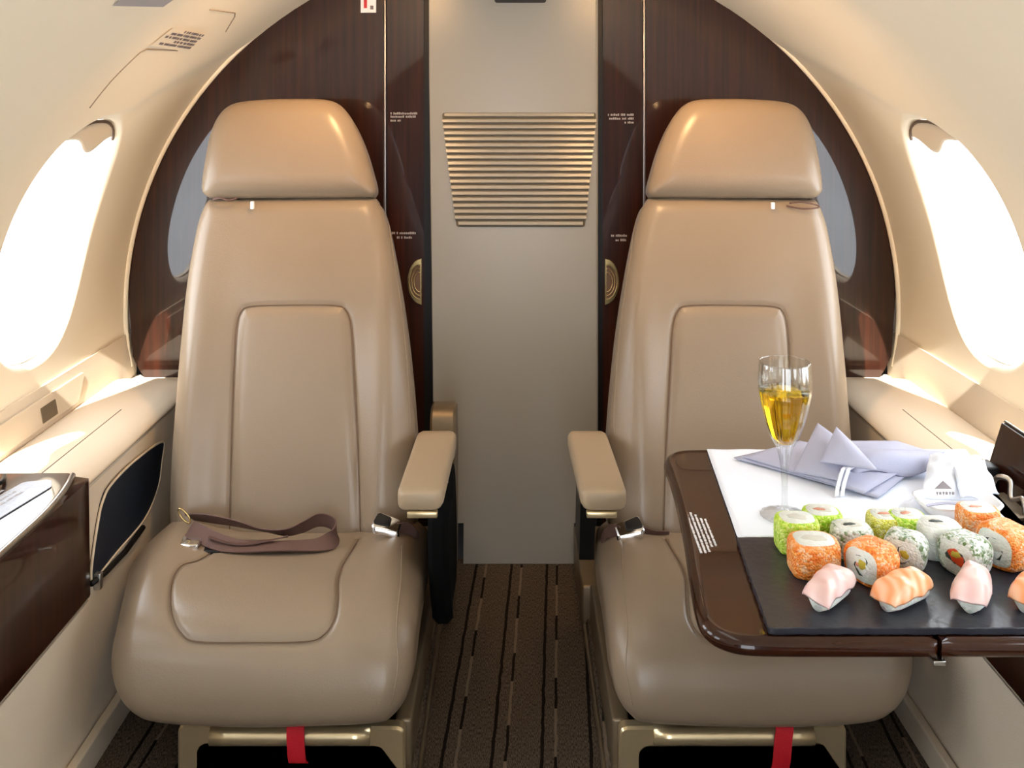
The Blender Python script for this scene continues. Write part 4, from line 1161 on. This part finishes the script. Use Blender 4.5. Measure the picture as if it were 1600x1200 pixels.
def nigiri(px, py, L, Wd, H, yaw, fish, label):
    c = SP(px, py); t = thing('nigiri_sushi', tuple(c), label, 'nigiri', 'nigiri along the front of the slate')
    cs, sn = math.cos(yaw), math.sin(yaw)
    def Wp(x, y, z): return (c[0]+x*cs-y*sn, c[1]+x*sn+y*cs, c[2]+z)
    V = []; Fc = []; nu, nv = 22, 24
    for i in range(nu+1):
        u = i/nu*2-1; k = max(.25, 1-abs(u)**7)**.5
        for j in range(nv):
            a = 2*math.pi*j/nv; V.append(Wp(u*L*.43, Wd*.44*k*math.cos(a)*(1), max(0, H*.42*(1+math.sin(a)*1.0)*(.5+.5*k))))
    for i in range(nu):
        for j in range(nv): Fc.append((i*nv+j, i*nv+(j+1)%nv, (i+1)*nv+(j+1)%nv, (i+1)*nv+j))
    Fc += [tuple(range(nv)), tuple(nu*nv+j for j in range(nv))]
    link('rice', V, Fc, M['rice'], t)
    V = []; nu, nv = 28, 18; rs = random.Random(int(px)); p1, p2 = rs.uniform(0, 6), rs.uniform(0, 6)
    for s in (0, 1):
        for i in range(nu+1):
            u = i/nu*2-1
            for j in range(nv+1):
                v = j/nv*2-1; w = Wd*(.52-.10*max(0, u)**2-.06*math.sin(u*3+p1)*.5)
                x = u*L*.56+.004*v*math.sin(u*2+p1); y = v*w*(1-.10*abs(u)**4)
                z = H*(.98-((.50*abs(u)**2.6)**3+(.46*abs(v)**2.4)**3)**(1/3))+.0012*math.sin(u*9+p2+v*2)
                V.append(Wp(x*(1-.10*abs(v)**4), y, max(.0015, z)+(.0045*(1-.6*max(abs(u), abs(v))**6) if s else 0)))
    m1 = (nu+1)*(nv+1); Fc = []
    for Lr in (0, m1):
        for i in range(nu):
            for j in range(nv): Fc.append((Lr+i*(nv+1)+j, Lr+i*(nv+1)+j+1, Lr+(i+1)*(nv+1)+j+1, Lr+(i+1)*(nv+1)+j))
    for i in range(nu):
        for e in (lambda k: k*(nv+1), lambda k: k*(nv+1)+nv): Fc.append((e(i), e(i+1), m1+e(i+1), m1+e(i)))
    for j in range(nv):
        for e in (lambda k: k, lambda k: nu*(nv+1)+k): Fc.append((e(j), e(j+1), m1+e(j+1), m1+e(j)))
    link('fish_slice', V, Fc, M[fish], t)
nigiri(1296,940,.060,.033,.028,.80,'fish_pink','pale pink fish nigiri at the left front of the slate')
nigiri(1412,942,.068,.034,.027,.58,'fish_orange','striped orange salmon nigiri at the front centre of the slate')
nigiri(1521,940,.062,.033,.030,.98,'fish_pink','pale pink fish nigiri right of the salmon one, below the herb roll')
nigiri(1618,944,.062,.034,.028,.7,'fish_orange','salmon nigiri cut off by the right edge of the photo')

# ------------------------------------------------------------- light
W = bpy.data.worlds.new('world'); S.world = W; W.use_nodes = True
bg = W.node_tree.nodes['Background']; bg.inputs[0].default_value = (.88,.94,1,1); bg.inputs[1].default_value = 6.8
sd = bpy.data.lights.new('sun', 'SUN'); so = bpy.data.objects.new('sun', sd); COL.objects.link(so)
sd.energy = 20; sd.angle = .012; sd.color = (1,.95,.86)
so.rotation_euler = Vector((.012, .74, -1)).to_track_quat('-Z', 'Y').to_euler(); so.location = (0,-1,3)
def area(name, loc, size, energy, col, target, spread=math.pi, sy=None):
    l = bpy.data.lights.new(name, 'AREA'); l.energy = energy; l.color = col; l.size = size; l.spread = spread
    if sy: l.shape = 'RECTANGLE'; l.size_y = sy
    o = bpy.data.objects.new(name, l); COL.objects.link(o); o.location = loc
    o.rotation_euler = (Vector(target)-Vector(loc)).to_track_quat('-Z', 'Y').to_euler(); return o
for s in (-1, 1):
    area('reading_light', (s*.21, 1.42, 1.247), .03, 1.4, (1,.58,.25), (s*.40, 1.8, .88), math.radians(110))
area('ceiling_fill', (0, 1.0, 1.265), .2, .9, (1,.95,.88), (0, 1.0, 0), math.pi, .8)  # unseen fill lamp, added to brighten the cabin
S.view_settings.view_transform = 'Standard'; S.view_settings.look = 'None'; S.view_settings.gamma = 1
S.view_settings.exposure = 0.2; S.view_settings.use_curve_mapping = False
